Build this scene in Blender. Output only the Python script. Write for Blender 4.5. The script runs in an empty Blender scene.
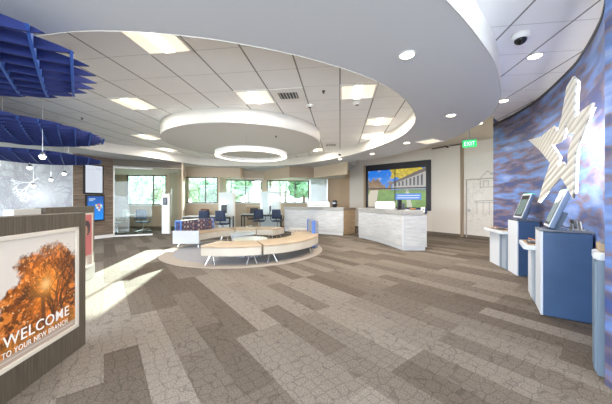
import bpy, bmesh, math, random
import numpy as np
from mathutils import Vector, Matrix
random.seed(7); np.random.seed(7)
PI = math.pi
S = bpy.context.scene
C = S.collection
F = 262.0; H = 1.37; HZ = 201.0          # focal length in pixels, eye height, horizon row
ZS = 2.97; ZC = 3.27; ZU = 3.57          # soffit, tile ceiling, upper ceiling

def at(px, py, z=0.0):
    Y = (H - z) * F / (py - HZ)
    return Vector(((px - 306) / F * Y, Y, z))
def dep(px, Y, z=0.0):
    return Vector(((px - 306) / F * Y, Y, z))
def zof(py, Y): return H - (py - HZ) * Y / F

# ------------------------------------------------------------------ materials
MATS = {}
def nodes(name):
    m = bpy.data.materials.new(name); m.use_nodes = True
    nt = m.node_tree
    return m, nt, nt.nodes['Principled BSDF'], nt.links
def mat(name, col, rough=0.5, metal=0.0, emit=None, es=0.0, bump=0.0, bscale=40, spec=0.5, vary=0.0, stretch=(1,1,1)):
    if name in MATS: return MATS[name]
    m, nt, b, L = nodes(name)
    b.inputs['Base Color'].default_value = (*col, 1)
    b.inputs['Roughness'].default_value = rough
    b.inputs['Metallic'].default_value = metal
    b.inputs['Specular IOR Level'].default_value = spec
    if emit:
        b.inputs['Emission Color'].default_value = (*emit, 1); b.inputs['Emission Strength'].default_value = es
    if bump or vary:
        tc = nt.nodes.new('ShaderNodeTexCoord'); mp = nt.nodes.new('ShaderNodeMapping')
        mp.inputs['Scale'].default_value = stretch
        nz = nt.nodes.new('ShaderNodeTexNoise'); nz.inputs['Scale'].default_value = bscale; nz.inputs['Detail'].default_value = 6
        L.new(tc.outputs['Object'], mp.inputs[0]); L.new(mp.outputs[0], nz.inputs['Vector'])
        if bump:
            bp = nt.nodes.new('ShaderNodeBump'); bp.inputs['Strength'].default_value = bump; bp.inputs['Distance'].default_value = 0.01
            L.new(nz.outputs[0], bp.inputs['Height']); L.new(bp.outputs[0], b.inputs['Normal'])
        if vary:
            r = nt.nodes.new('ShaderNodeValToRGB')
            r.color_ramp.elements[0].position = 0.3; r.color_ramp.elements[1].position = 0.7
            r.color_ramp.elements[0].color = (*[c * (1 - vary) for c in col], 1)
            r.color_ramp.elements[1].color = (*[min(1, c * (1 + vary)) for c in col], 1)
            L.new(nz.outputs[0], r.inputs[0]); L.new(r.outputs[0], b.inputs['Base Color'])
    MATS[name] = m
    return m
def glass_mat(name, tint=(0.93, 0.98, 0.97), refl=0.07, frost=0.0):
    if name in MATS: return MATS[name]
    m, nt, b, L = nodes(name)
    out = nt.nodes['Material Output']; nt.nodes.remove(b)
    t = nt.nodes.new('ShaderNodeBsdfTransparent'); t.inputs[0].default_value = (*tint, 1)
    g = nt.nodes.new('ShaderNodeBsdfGlossy'); g.inputs['Roughness'].default_value = 0.02
    mx = nt.nodes.new('ShaderNodeMixShader'); mx.inputs[0].default_value = refl
    L.new(t.outputs[0], mx.inputs[1]); L.new(g.outputs[0], mx.inputs[2])
    last = mx
    if frost:
        d = nt.nodes.new('ShaderNodeBsdfTranslucent'); d.inputs[0].default_value = (0.9, 0.93, 0.95, 1)
        d2 = nt.nodes.new('ShaderNodeBsdfDiffuse'); d2.inputs[0].default_value = (0.9, 0.93, 0.95, 1)
        a = nt.nodes.new('ShaderNodeMixShader'); a.inputs[0].default_value = 0.5
        L.new(d.outputs[0], a.inputs[1]); L.new(d2.outputs[0], a.inputs[2])
        m2 = nt.nodes.new('ShaderNodeMixShader'); m2.inputs[0].default_value = frost
        L.new(mx.outputs[0], m2.inputs[1]); L.new(a.outputs[0], m2.inputs[2]); last = m2
    L.new(last.outputs[0], out.inputs[0])
    MATS[name] = m; return m
def attr_mat(name, rough=0.5, emis=0.0):
    if name in MATS: return MATS[name]
    m, nt, b, L = nodes(name)
    a = nt.nodes.new('ShaderNodeAttribute'); a.attribute_name = 'print'
    b.inputs['Roughness'].default_value = rough
    if emis:
        b.inputs['Base Color'].default_value = (0.02, 0.02, 0.02, 1)
        L.new(a.outputs['Color'], b.inputs['Emission Color']); b.inputs['Emission Strength'].default_value = emis
    else: L.new(a.outputs['Color'], b.inputs['Base Color'])
    MATS[name] = m; return m
def grain(name, c1, c2, stretch, scale=3.0, rough=0.55, plank=None, contrast=(0.35, 0.65)):
    """wood-like streaks; stretch shrinks the axis the grain runs along; plank=(axis, pitch) adds board tints"""
    if name in MATS: return MATS[name]
    m, nt, b, L = nodes(name)
    tc = nt.nodes.new('ShaderNodeTexCoord'); mp = nt.nodes.new('ShaderNodeMapping'); mp.inputs['Scale'].default_value = stretch
    nz = nt.nodes.new('ShaderNodeTexNoise'); nz.inputs['Scale'].default_value = scale; nz.inputs['Detail'].default_value = 8
    nz.inputs['Roughness'].default_value = 0.65
    r = nt.nodes.new('ShaderNodeValToRGB')
    r.color_ramp.elements[0].position, r.color_ramp.elements[1].position = contrast
    r.color_ramp.elements[0].color = (*c1, 1); r.color_ramp.elements[1].color = (*c2, 1)
    L.new(tc.outputs['Object'], mp.inputs[0]); L.new(mp.outputs[0], nz.inputs['Vector']); L.new(nz.outputs[0], r.inputs[0])
    L.new(r.outputs[0], b.inputs['Base Color']); b.inputs['Roughness'].default_value = rough
    bp = nt.nodes.new('ShaderNodeBump'); bp.inputs['Strength'].default_value = 0.15; bp.inputs['Distance'].default_value = 0.004
    L.new(nz.outputs[0], bp.inputs['Height']); L.new(bp.outputs[0], b.inputs['Normal'])
    MATS[name] = m; return m

def carpet_mat():
    m, nt, b, L = nodes('carpet planks')
    tc = nt.nodes.new('ShaderNodeTexCoord'); mp = nt.nodes.new('ShaderNodeMapping')
    mp.inputs['Rotation'].default_value = (0, 0, math.atan2(0.79, 0.61))
    L.new(tc.outputs['Object'], mp.inputs[0])
    br = nt.nodes.new('ShaderNodeTexBrick'); br.offset = 0.37; br.offset_frequency = 3; br.squash = 1
    br.inputs['Color1'].default_value = (0, 0, 0, 1); br.inputs['Color2'].default_value = (1, 1, 1, 1)
    br.inputs['Mortar'].default_value = (0.4, 0.4, 0.4, 1); br.inputs['Scale'].default_value = 1
    br.inputs['Mortar Size'].default_value = 0.0; br.inputs['Bias'].default_value = 0
    br.inputs['Brick Width'].default_value = 1.25; br.inputs['Row Height'].default_value = 0.26
    L.new(mp.outputs[0], br.inputs['Vector'])
    r = nt.nodes.new('ShaderNodeValToRGB'); r.color_ramp.interpolation = 'LINEAR'
    cr = r.color_ramp; cr.elements[0].position = 0.0; cr.elements[0].color = (0.112, 0.090, 0.071, 1)
    cr.elements[1].position = 1.0; cr.elements[1].color = (0.235, 0.203, 0.173, 1)
    e = cr.elements.new(0.35); e.color = (0.150, 0.124, 0.101, 1)
    e = cr.elements.new(0.65); e.color = (0.192, 0.163, 0.137, 1)
    L.new(br.outputs['Color'], r.inputs[0])
    # etched angular pattern
    vo = nt.nodes.new('ShaderNodeTexVoronoi'); vo.feature = 'DISTANCE_TO_EDGE'; vo.inputs['Scale'].default_value = 11
    vo.inputs['Randomness'].default_value = 0.55
    L.new(mp.outputs[0], vo.inputs['Vector'])
    lr = nt.nodes.new('ShaderNodeValToRGB'); lr.color_ramp.elements[0].position = 0.02; lr.color_ramp.elements[1].position = 0.06
    lr.color_ramp.elements[0].color = (0.72, 0.72, 0.72, 1); lr.color_ramp.elements[1].color = (1, 1, 1, 1)
    L.new(vo.outputs['Distance'], lr.inputs[0])
    mx = nt.nodes.new('ShaderNodeMix'); mx.data_type = 'RGBA'; mx.blend_type = 'MULTIPLY'; mx.inputs[0].default_value = 1
    L.new(r.outputs[0], mx.inputs[6]); L.new(lr.outputs[0], mx.inputs[7])
    # fibre speckle
    nz = nt.nodes.new('ShaderNodeTexNoise'); nz.inputs['Scale'].default_value = 90; nz.inputs['Detail'].default_value = 4
    L.new(mp.outputs[0], nz.inputs['Vector'])
    sr = nt.nodes.new('ShaderNodeValToRGB'); sr.color_ramp.elements[0].position = 0.3; sr.color_ramp.elements[1].position = 0.7
    sr.color_ramp.elements[0].color = (0.6, 0.6, 0.6, 1); sr.color_ramp.elements[1].color = (1.25, 1.25, 1.25, 1)
    L.new(nz.outputs[0], sr.inputs[0])
    m2 = nt.nodes.new('ShaderNodeMix'); m2.data_type = 'RGBA'; m2.blend_type = 'MULTIPLY'; m2.inputs[0].default_value = 1
    L.new(mx.outputs[2], m2.inputs[6]); L.new(sr.outputs[0], m2.inputs[7])
    L.new(m2.outputs[2], b.inputs['Base Color']); b.inputs['Roughness'].default_value = 0.9
    b.inputs['Specular IOR Level'].default_value = 0.15
    bp = nt.nodes.new('ShaderNodeBump'); bp.inputs['Strength'].default_value = 0.3; bp.inputs['Distance'].default_value = 0.005
    L.new(nz.outputs[0], bp.inputs['Height']); L.new(bp.outputs[0], b.inputs['Normal'])
    return m

GA = math.atan2(34, 262)                     # the tile grid is turned this much
TILE = 0.61
def st(s, t):                                # tile coordinates -> world x, y
    c, n = math.cos(GA), math.sin(GA)
    return (s * c + t * n, -s * n + t * c)
def tile_mat():
    m, nt, b, L = nodes('ceiling tiles')
    tc = nt.nodes.new('ShaderNodeTexCoord'); mp = nt.nodes.new('ShaderNodeMapping')
    mp.inputs['Rotation'].default_value = (0, 0, GA)
    L.new(tc.outputs['Object'], mp.inputs[0])
    sp = nt.nodes.new('ShaderNodeSeparateXYZ'); L.new(mp.outputs[0], sp.inputs[0])
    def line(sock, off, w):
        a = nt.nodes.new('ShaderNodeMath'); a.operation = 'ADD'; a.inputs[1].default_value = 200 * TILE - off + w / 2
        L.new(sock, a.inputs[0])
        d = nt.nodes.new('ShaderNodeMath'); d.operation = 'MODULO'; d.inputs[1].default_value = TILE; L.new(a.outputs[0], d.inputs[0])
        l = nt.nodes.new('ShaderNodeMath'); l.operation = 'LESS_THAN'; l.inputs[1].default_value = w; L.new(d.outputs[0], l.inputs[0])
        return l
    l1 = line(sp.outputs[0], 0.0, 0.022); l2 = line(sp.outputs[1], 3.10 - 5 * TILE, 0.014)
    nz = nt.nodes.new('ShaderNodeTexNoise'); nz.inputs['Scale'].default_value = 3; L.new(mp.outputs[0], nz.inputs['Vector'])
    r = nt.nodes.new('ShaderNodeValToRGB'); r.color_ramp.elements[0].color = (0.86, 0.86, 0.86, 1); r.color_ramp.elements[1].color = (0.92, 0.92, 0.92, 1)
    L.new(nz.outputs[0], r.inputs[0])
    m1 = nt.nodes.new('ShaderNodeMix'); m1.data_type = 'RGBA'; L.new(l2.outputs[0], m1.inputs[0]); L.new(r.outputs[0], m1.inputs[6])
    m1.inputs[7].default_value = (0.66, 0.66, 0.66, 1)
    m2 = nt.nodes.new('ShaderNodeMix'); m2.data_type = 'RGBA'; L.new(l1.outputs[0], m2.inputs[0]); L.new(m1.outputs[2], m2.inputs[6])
    m2.inputs[7].default_value = (0.26, 0.26, 0.25, 1)  # reveal shadow painted as dark lines in one grid direction only
    L.new(m2.outputs[2], b.inputs['Base Color']); b.inputs['Roughness'].default_value = 0.9
    return m

def blue_wall_mat():
    m, nt, b, L = nodes('blue brushed mural')
    tc = nt.nodes.new('ShaderNodeTexCoord'); mp = nt.nodes.new('ShaderNodeMapping')
    mp.inputs['Rotation'].default_value = (0.30, 0, 0); mp.inputs['Scale'].default_value = (.8, .8, 4.4)
    L.new(tc.outputs['Object'], mp.inputs[0])
    nz = nt.nodes.new('ShaderNodeTexNoise'); nz.inputs['Scale'].default_value = 1.5; nz.inputs['Detail'].default_value = 3
    nz.inputs['Distortion'].default_value = 0.25; nz.inputs['Roughness'].default_value = 0.55
    L.new(mp.outputs[0], nz.inputs['Vector'])
    r = nt.nodes.new('ShaderNodeValToRGB'); cr = r.color_ramp
    cr.elements[0].position = 0.30; cr.elements[0].color = (0.045, 0.085, 0.27, 1)
    cr.elements[1].position = 0.70; cr.elements[1].color = (0.27, 0.35, 0.60, 1)
    for p, c in ((0.40, (0.085, 0.085, 0.17)), (0.48, (0.20, 0.155, 0.21)), (0.53, (0.11, 0.20, 0.47)), (0.61, (0.17, 0.27, 0.58))):
        e = cr.elements.new(p); e.color = (*c, 1)
    L.new(nz.outputs[0], r.inputs[0]); L.new(r.outputs[0], b.inputs['Base Color'])
    b.inputs['Roughness'].default_value = 0.45
    return m

M_white = mat('white paint', (0.74, 0.735, 0.72), 0.6)
M_soffit = mat('soffit plaster', (0.60, 0.62, 0.665), 0.75)
M_riser = mat('riser paint', (0.80, 0.775, 0.73), 0.7)
M_beige = mat('beige wall paint', (0.56, 0.46, 0.35), 0.7, bump=0.03, bscale=60)
M_beige2 = mat('light beige wall paint', (0.77, 0.71, 0.64), 0.7)
M_taupe = mat('taupe fascia paint', (0.15, 0.125, 0.10), 0.65)
M_tan = mat('tan wall panel', (0.50, 0.36, 0.24), 0.6)
M_dark = mat('dark frame', (0.025, 0.027, 0.03), 0.4)
M_bronze = mat('bronze window frame', (0.10, 0.09, 0.085), 0.45)
M_black = mat('black plastic', (0.015, 0.015, 0.018), 0.35)
M_steel = mat('brushed steel', (0.62, 0.63, 0.65), 0.28, 1.0)
M_chrome = mat('chrome', (0.85, 0.86, 0.88), 0.12, 1.0)
M_lens = mat('lit lens', (0.9, 0.88, 0.82), 0.5, emit=(1.0, 0.85, 0.64), es=.17)
M_down = mat('downlight lens', (0.9, 0.88, 0.82), 0.5, emit=(1.0, 0.84, 0.62), es=6.0)
M_led = mat('cove light strip', (0.9, 0.9, 0.88), 0.5, emit=(1.0, 0.90, 0.76), es=5.0)
M_starled = mat('star backlight', (0.9, 0.9, 0.88), 0.5, emit=(1.0, 0.95, 0.88), es=2.4)
M_trim = mat('white trim', (0.82, 0.81, 0.79), 0.4)
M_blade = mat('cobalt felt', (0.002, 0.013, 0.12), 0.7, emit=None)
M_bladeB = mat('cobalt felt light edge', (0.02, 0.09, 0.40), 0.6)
M_panelwood = grain('dark panel laminate', (0.062, 0.048, 0.033), (0.125, 0.10, 0.072), (14, 14, 0.6), 5)
M_wallwood = grain('grey brown plank wall', (0.10, 0.07, 0.05), (0.29, 0.22, 0.17), (0.8, 0.8, 12), 2.2)
M_counter = grain('whitewashed oak', (0.50, 0.51, 0.52), (0.70, 0.70, 0.70), (0.9, 0.9, 9), 3)
M_ledge = grain('grey oak ledge', (0.33, 0.32, 0.31), (0.50, 0.49, 0.47), (1, 1, 9), 4)
M_oak = grain('natural oak', (0.32, 0.22, 0.13), (0.48, 0.35, 0.22), (1, 1, 8), 3)
M_creamseat = mat('cream vinyl', (0.56, 0.51, 0.43), 0.45, vary=0.08, bscale=3)
M_tanseat = mat('tan seat top', (0.50, 0.38, 0.26), 0.5, vary=0.10, bscale=3)
M_rug = mat('rug beige', (0.40, 0.35, 0.30), 0.95, bump=0.3, bscale=120, vary=0.12)
M_rug2 = mat('rug blue grey', (0.33, 0.33, 0.35), 0.95, bump=0.3, bscale=60, vary=0.35)
M_kblue = mat('blue laminate', (0.045, 0.095, 0.20), 0.42, vary=0.12, bscale=3)
M_klight = mat('pale grey laminate', (0.66, 0.70, 0.76), 0.35)
M_kgrey = mat('blue grey panel', (0.17, 0.23, 0.30), 0.4)
M_ktop = mat('slate top', (0.14, 0.16, 0.19), 0.25)
M_blueseat = mat('blue end fabric', (0.10, 0.20, 0.55), 0.7, vary=0.2, bscale=25)
M_greyend = mat('grey sofa end', (0.50, 0.52, 0.56), 0.5)
M_base = mat('baseboard', (0.16, 0.13, 0.10), 0.6)
M_glass = glass_mat('clear glass', refl=.03)
M_win = glass_mat('window glass', (0.88, 0.97, 0.95), 0.05)
M_frost = glass_mat('frosted film', (0.95, 0.97, 1.0), 0.03, 0.2)
M_frosth = glass_mat('frosted screen', (0.95, 0.97, 1.0), 0.04, 0.9)
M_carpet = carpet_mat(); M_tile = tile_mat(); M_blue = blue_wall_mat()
M_foliage = mat('foliage', (0.13, 0.24, 0.13), 0.8, vary=0.6, bscale=4, bump=1.0)
M_foliage2 = mat('pale foliage', (0.36, 0.42, 0.34), 0.8, vary=0.5, bscale=4, bump=1.0)
M_bark = mat('bark', (0.14, 0.10, 0.07), 0.9)
M_grass = mat('grass ground', (0.28, 0.32, 0.22), 0.95, vary=0.4, bscale=2)
M_paper = mat('paper', (0.85, 0.83, 0.78), 0.7)
M_orange = mat('orange card', (0.75, 0.30, 0.06), 0.6)
M_pink = mat('pattern navy fabric', (0.07, 0.07, 0.13), 0.7)

# ------------------------------------------------------------------ mesh builder
class MB:
    def __init__(s): s.v = []; s.f = []
    def add(s, vs, fs):
        o = len(s.v); s.v += [tuple(v) for v in vs]; s.f += [tuple(i + o for i in f) for f in fs]; return s
    def box(s, cx, cy, cz, sx, sy, sz, rz=0, M=None):
        vs = []
        for z in (-.5, .5):
            for x, y in ((-.5, -.5), (.5, -.5), (.5, .5), (-.5, .5)):
                v = Vector((x * sx, y * sy, z * sz))
                if rz: v = Matrix.Rotation(rz, 3, 'Z') @ v
                v += Vector((cx, cy, cz))
                if M: v = M @ v
                vs.append(v)
        return s.add(vs, [(3, 2, 1, 0), (4, 5, 6, 7), (0, 1, 5, 4), (1, 2, 6, 5), (2, 3, 7, 6), (3, 0, 4, 7)])
    def prism(s, poly, z0, z1):
        n = len(poly)
        a = sum(poly[i][0] * poly[(i + 1) % n][1] - poly[(i + 1) % n][0] * poly[i][1] for i in range(n))
        if a < 0: poly = poly[::-1]
        vs = [(p[0], p[1], z0) for p in poly] + [(p[0], p[1], z1) for p in poly]
        fs = [tuple(range(n - 1, -1, -1)), tuple(range(n, 2 * n))] + [(i, (i + 1) % n, (i + 1) % n + n, i + n) for i in range(n)]
        return s.add(vs, fs)
    def wall(s, a, b, z0, z1, th=0.1, side=1):
        """slab from a to b, thickness th on the left (side=1) of a->b"""
        a = Vector(a[:2]); b = Vector(b[:2]); d = (b - a).normalized(); n = Vector((-d.y, d.x)) * th * side
        return s.prism([a, b, b + n, a + n], z0, z1)
    def tube(s, pts, r, n=8):
        pts = [Vector(p) for p in pts]; rings = []
        for i, p in enumerate(pts):
            d = (pts[min(i + 1, len(pts) - 1)] - pts[max(i - 1, 0)]).normalized()
            u = d.orthogonal().normalized() if i == 0 else (u - d * u.dot(d)).normalized()
            w = d.cross(u)
            rr = r[i] if isinstance(r, (list, tuple)) else r
            rings.append([p + (u * math.cos(2 * PI * k / n) + w * math.sin(2 * PI * k / n)) * rr for k in range(n)])
        vs = [v for q in rings for v in q]; fs = []
        for i in range(len(pts) - 1):
            for k in range(n):
                fs.append((i * n + k, i * n + (k + 1) % n, (i + 1) * n + (k + 1) % n, (i + 1) * n + k))
        fs.append(tuple(range(n - 1, -1, -1))); fs.append(tuple((len(pts) - 1) * n + k for k in range(n)))
        return s.add(vs, fs)
    def lathe(s, prof, c=(0, 0, 0), n=32):
        vs = []; fs = []
        for r, z in prof:
            for k in range(n):
                a = 2 * PI * k / n; vs.append((c[0] + r * math.cos(a), c[1] + r * math.sin(a), c[2] + z))
        for i in range(len(prof) - 1):
            for k in range(n):
                fs.append((i * n + k, i * n + (k + 1) % n, (i + 1) * n + (k + 1) % n, (i + 1) * n + k))
        if prof[0][0] > 1e-4: fs.append(tuple(range(n - 1, -1, -1)))
        if prof[-1][0] > 1e-4: fs.append(tuple((len(prof) - 1) * n + k for k in range(n)))
        return s.add(vs, fs)
    def sector(s, r0, r1, a0, a1, z0, z1, n=24, c=(0, 0)):
        poly = [(c[0] + r1 * math.cos(a0 + (a1 - a0) * i / n), c[1] + r1 * math.sin(a0 + (a1 - a0) * i / n)) for i in range(n + 1)]
        inn = [(c[0] + r0 * math.cos(a0 + (a1 - a0) * i / n), c[1] + r0 * math.sin(a0 + (a1 - a0) * i / n)) for i in range(n + 1)]
        vs = []; fs = []
        for (o, q) in zip(poly, inn): vs += [(*q, z0), (*o, z0), (*o, z1), (*q, z1)]
        for i in range(n):
            for k in range(4):
                fs.append((i * 4 + k, (i + 1) * 4 + k, (i + 1) * 4 + (k + 1) % 4, i * 4 + (k + 1) % 4))
        fs.append((3, 2, 1, 0)); fs.append((n * 4, n * 4 + 1, n * 4 + 2, n * 4 + 3))
        return s.add(vs, fs)
    def build(s, name, m, parent=None, smooth=False, bevel=0.0, sub=0):
        me = bpy.data.meshes.new(name); me.from_pydata(s.v, [], s.f)
        bm = bmesh.new(); bm.from_mesh(me); bmesh.ops.recalc_face_normals(bm, faces=bm.faces); bm.to_mesh(me); bm.free()
        me.materials.append(m)
        o = bpy.data.objects.new(name, me); C.objects.link(o)
        if smooth:
            for p in me.polygons: p.use_smooth = True
        if bevel:
            b = o.modifiers.new('Bevel', 'BEVEL'); b.width = bevel; b.segments = 2; b.limit_method = 'ANGLE'
        if sub:
            b = o.modifiers.new('Sub', 'SUBSURF'); b.levels = sub; b.render_levels = sub
        if parent: o.parent = parent
        return o
def thing(name, label, cat, loc=(0, 0, 0), rz=0, group=None):
    o = bpy.data.objects.new(name, None); C.objects.link(o); o.empty_display_size = 0.1
    o.location = loc; o.rotation_euler = (0, 0, rz); o['label'] = label; o['category'] = cat
    if group: o['group'] = group
    return o
def tag(o, label, cat, group=None):
    o['label'] = label; o['category'] = cat
    if group: o['group'] = group
    return o
def struct(o, label=None):
    o['kind'] = 'structure'
    if label: o['label'] = label
    return o
def dup(root, loc=None, rz=None, label=None, group=None):
    r = root.copy(); C.objects.link(r)
    if loc is not None: r.location = loc
    if rz is not None: r.rotation_euler = (0, 0, rz)
    if label: r['label'] = label
    if group: r['group'] = group
    for ch in list(root.children):
        c = ch.copy(); C.objects.link(c); c.parent = r
        for g in list(ch.children):
            d = g.copy(); C.objects.link(d); d.parent = c
    return r
def text(body, size, m, name, parent, M, ext=0.002, align='LEFT', width=None, off=0.0):
    cu = bpy.data.curves.new('t', 'FONT'); cu.body = body; cu.size = size; cu.extrude = ext; cu.align_x = align; cu.offset = off; cu.space_character = 1.1
    t = bpy.data.objects.new('t', cu); C.objects.link(t)
    dg = bpy.context.evaluated_depsgraph_get(); me = bpy.data.meshes.new_from_object(t.evaluated_get(dg))
    bpy.data.objects.remove(t)
    if width:
        xs = [v.co.x for v in me.vertices]; k = width / (max(xs) - min(xs)); x0 = min(xs)
        for v in me.vertices: v.co.x = (v.co.x - x0) * k
    me.transform(M); me.materials.clear(); me.materials.append(m)
    o = bpy.data.objects.new(name, me); C.objects.link(o)
    if parent: o.parent = parent
    return o
def picture(name, origin, uvec, vvec, canvas, m, parent=None, nx=None, ny=None):
    """a flat sheet whose colours come from a small numpy canvas (rows bottom to top)"""
    ny = ny or canvas.shape[0]; nx = nx or canvas.shape[1]
    o = Vector(origin); u = Vector(uvec); v = Vector(vvec)
    vs = [o + u * (i / nx) + v * (j / ny) for j in range(ny + 1) for i in range(nx + 1)]
    fs = [(j * (nx + 1) + i, j * (nx + 1) + i + 1, (j + 1) * (nx + 1) + i + 1, (j + 1) * (nx + 1) + i) for j in range(ny) for i in range(nx)]
    me = bpy.data.meshes.new(name); me.from_pydata(vs, [], fs)
    a = me.color_attributes.new('print', 'FLOAT_COLOR', 'CORNER')
    cols = np.ones((ny, nx, 4, 4), np.float32); cols[..., :3] = canvas[:ny, :nx, None, :]
    a.data.foreach_set('color', cols.ravel())
    me.materials.append(m)
    ob = bpy.data.objects.new(name, me); C.objects.link(ob)
    if parent: ob.parent = parent
    return ob
# canvas helpers
def vnoise(h, w, sy, sx, oct=4, seed=0):
    rs = np.random.RandomState(seed); out = np.zeros((h, w)); amp = 1; tot = 0
    for o in range(oct):
        gy, gx = int(h / sy) + 3, int(w / sx) + 3
        g = rs.rand(gy, gx); y = np.arange(h)[:, None] / sy; x = np.arange(w)[None, :] / sx
        yi = y.astype(int); xi = x.astype(int); fy = y - yi; fx = x - xi
        fy = fy * fy * (3 - 2 * fy); fx = fx * fx * (3 - 2 * fx)
        a = g[yi, xi] * (1 - fx) + g[yi, xi + 1] * fx; b = g[yi + 1, xi] * (1 - fx) + g[yi + 1, xi + 1] * fx
        out += amp * (a * (1 - fy) + b * fy); tot += amp; amp *= 0.55; sy = max(1.01, sy / 2); sx = max(1.01, sx / 2)
    return out / tot
def stroke(cv, x0, y0, x1, y1, w, col, alpha=1.0):
    h, W = cv.shape[:2]
    xa, xb = int(max(0, min(x0, x1) - w - 2)), int(min(W, max(x0, x1) + w + 3)); ya, yb = int(max(0, min(y0, y1) - w - 2)), int(min(h, max(y0, y1) + w + 3))
    if xa >= xb or ya >= yb: return
    Y, X = np.mgrid[ya:yb, xa:xb] + 0.5
    dx, dy = x1 - x0, y1 - y0; L = dx * dx + dy * dy + 1e-9
    t = np.clip(((X - x0) * dx + (Y - y0) * dy) / L, 0, 1)
    d = np.hypot(X - x0 - t * dx, Y - y0 - t * dy)
    a = np.clip(w / 2 + 0.5 - d, 0, 1)[..., None] * alpha
    cv[ya:yb, xa:xb] = cv[ya:yb, xa:xb] * (1 - a) + np.array(col) * a
def branch(cv, x, y, ang, ln, w, col, depth, rs, spread=0.5, alpha=1.0):
    if depth == 0 or ln < 1.2: return
    n = 3; px, py, a = x, y, ang
    for _ in range(n):
        a += rs.uniform(-.18, .18); nx, ny = px + math.cos(a) * ln / n, py + math.sin(a) * ln / n
        stroke(cv, px, py, nx, ny, w, col, alpha); px, py = nx, ny
    for k in range(rs.choice([2, 2, 3])):
        branch(cv, px, py, a + rs.uniform(-spread, spread) * 1.3, ln * rs.uniform(.68, .88), w * 0.68, col, depth - 1, rs, spread, alpha)

# ------------------------------------------------------------------ floor and setting
fl = MB().prism([(-14, -4), (8.5, -4), (8.5, 16.5), (-14, 16.5)], -0.1, 0.0).build('floor', M_carpet); struct(fl, 'carpet plank floor in mixed brown and grey')
def smooth_closed(pts, n=6):
    out = []; N = len(pts)
    for i in range(N):
        p0, p1, p2, p3 = (Vector(pts[(i + k) % N]) for k in (-1, 0, 1, 2))
        for k in range(n):
            t = k / n
            out.append(0.5 * ((2 * p1) + (p2 - p0) * t + (2 * p0 - 5 * p1 + 4 * p2 - p3) * t * t + (3 * p1 - p0 - 3 * p2 + p3) * t ** 3))
    return [(v.x, v.y) for v in out]
def smooth_open(pts, n=6):
    P = [pts[0]] + list(pts) + [pts[-1]]; out = []
    for i in range(1, len(P) - 2):
        p0, p1, p2, p3 = (Vector(P[i + k]) for k in (-1, 0, 1, 2))
        for k in range(n):
            t = k / n
            out.append(0.5 * ((2 * p1) + (p2 - p0) * t + (2 * p0 - 5 * p1 + 4 * p2 - p3) * t * t + (3 * p1 - p0 - 3 * p2 + p3) * t ** 3))
    out.append(Vector(pts[-1])); return [(v.x, v.y) for v in out]
opening = smooth_closed([(-2.44, 2.5), (-1.73, 2.46), (-1.07, 2.55), (-.67, 2.66), (-.17, 2.84), (.39, 3.12), (.98, 3.52), (1.49, 4.03), (2.0, 4.8),
    (2.28, 5.6), (2.33, 6.7), (1.98, 8.0), (1.55, 9.1), (.78, 10.2), (-.2, 11.3), (-1.4, 11.85), (-3.0, 11.95), (-4.6, 11.6), (-5.75, 9.6), (-6.6, 8.4), (-6.95, 7.0), (-6.5, 5.2), (-5.2, 3.7), (-3.7, 2.8)])
outer_e = smooth_open([(-2.0, 0.9), (-.8, 1.05), (.3, 1.5), (1.18, 2.14), (1.81, 2.68), (2.23, 3.09), (2.7, 3.65), (3.09, 4.19), (3.43, 4.84),
    (3.62, 5.52), (3.73, 6.51), (3.6, 7.55), (3.3, 8.5), (2.9, 9.4), (2.4, 10.05), (1.68, 10.75)])
def slab_with_hole(name, outer, holes, z0, z1, m):
    cu = bpy.data.curves.new(name, 'CURVE'); cu.dimensions = '2D'; cu.fill_mode = 'BOTH'; cu.extrude = (z1 - z0) / 2
    for poly in [outer] + holes:
        sp = cu.splines.new('POLY'); sp.points.add(len(poly) - 1); sp.use_cyclic_u = True
        for p, q in zip(sp.points, poly): p.co = (q[0], q[1], 0, 1)
    t = bpy.data.objects.new('t', cu); C.objects.link(t)
    dg = bpy.context.evaluated_depsgraph_get(); me = bpy.data.meshes.new_from_object(t.evaluated_get(dg)); bpy.data.objects.remove(t)
    me.transform(Matrix.Translation((0, 0, (z0 + z1) / 2))); me.materials.clear(); me.materials.append(m)
    o = bpy.data.objects.new(name, me); C.objects.link(o); return o
sof = slab_with_hole('ceiling', outer_e + [(2.3, 12.0), (2.3, 15.15), (-4.3, 14.05), (-4.3, 12.62), (-5.75, 12.40), (-6.2, 13.25), (-14, 13.25), (-14, 0.9)], [opening], ZS, ZU + .03, M_soffit)
struct(sof, 'grey plaster soffit ring around the round ceiling opening')
# thin painted band on the inner riser
rb = MB()
op2 = [(p[0], p[1]) for p in opening]
N = len(op2); cxm = sum(p[0] for p in op2) / N; cym = sum(p[1] for p in op2) / N
inn = [((p[0] - cxm) * .998 + cxm, (p[1] - cym) * .998 + cym) for p in op2]
for i in range(N):
    j = (i + 1) % N
    rb.add([(*inn[i], ZS - .004), (*inn[j], ZS - .004), (*inn[j], ZC), (*inn[i], ZC)], [(0, 1, 2, 3)])
struct(rb.build('trim_1', M_riser, smooth=True), 'light curved riser inside the ceiling opening')
ro = MB(); oe = outer_e
for i in range(len(oe) - 1):
    off = []
    for k in (i, i + 1):
        a = Vector(oe[max(k - 1, 0)]); b = Vector(oe[min(k + 1, len(oe) - 1)]); d = (b - a).normalized(); off.append(Vector(oe[k]) + Vector((d.y, -d.x)) * .006)
    ro.add([(*off[0], ZS - .004), (*off[1], ZS - .004), (*off[1], ZU), (*off[0], ZU)], [(0, 1, 2, 3)])
struct(ro.build('trim_2', M_riser, smooth=True), 'light outer riser of the soffit ring')
c1 = MB().prism([((p[0] - cxm) * 1.05 + cxm, (p[1] - cym) * 1.05 + cym) for p in op2], ZC, ZC + .05).build('ceiling', M_tile); struct(c1, 'tile ceiling inside the round opening')
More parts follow.
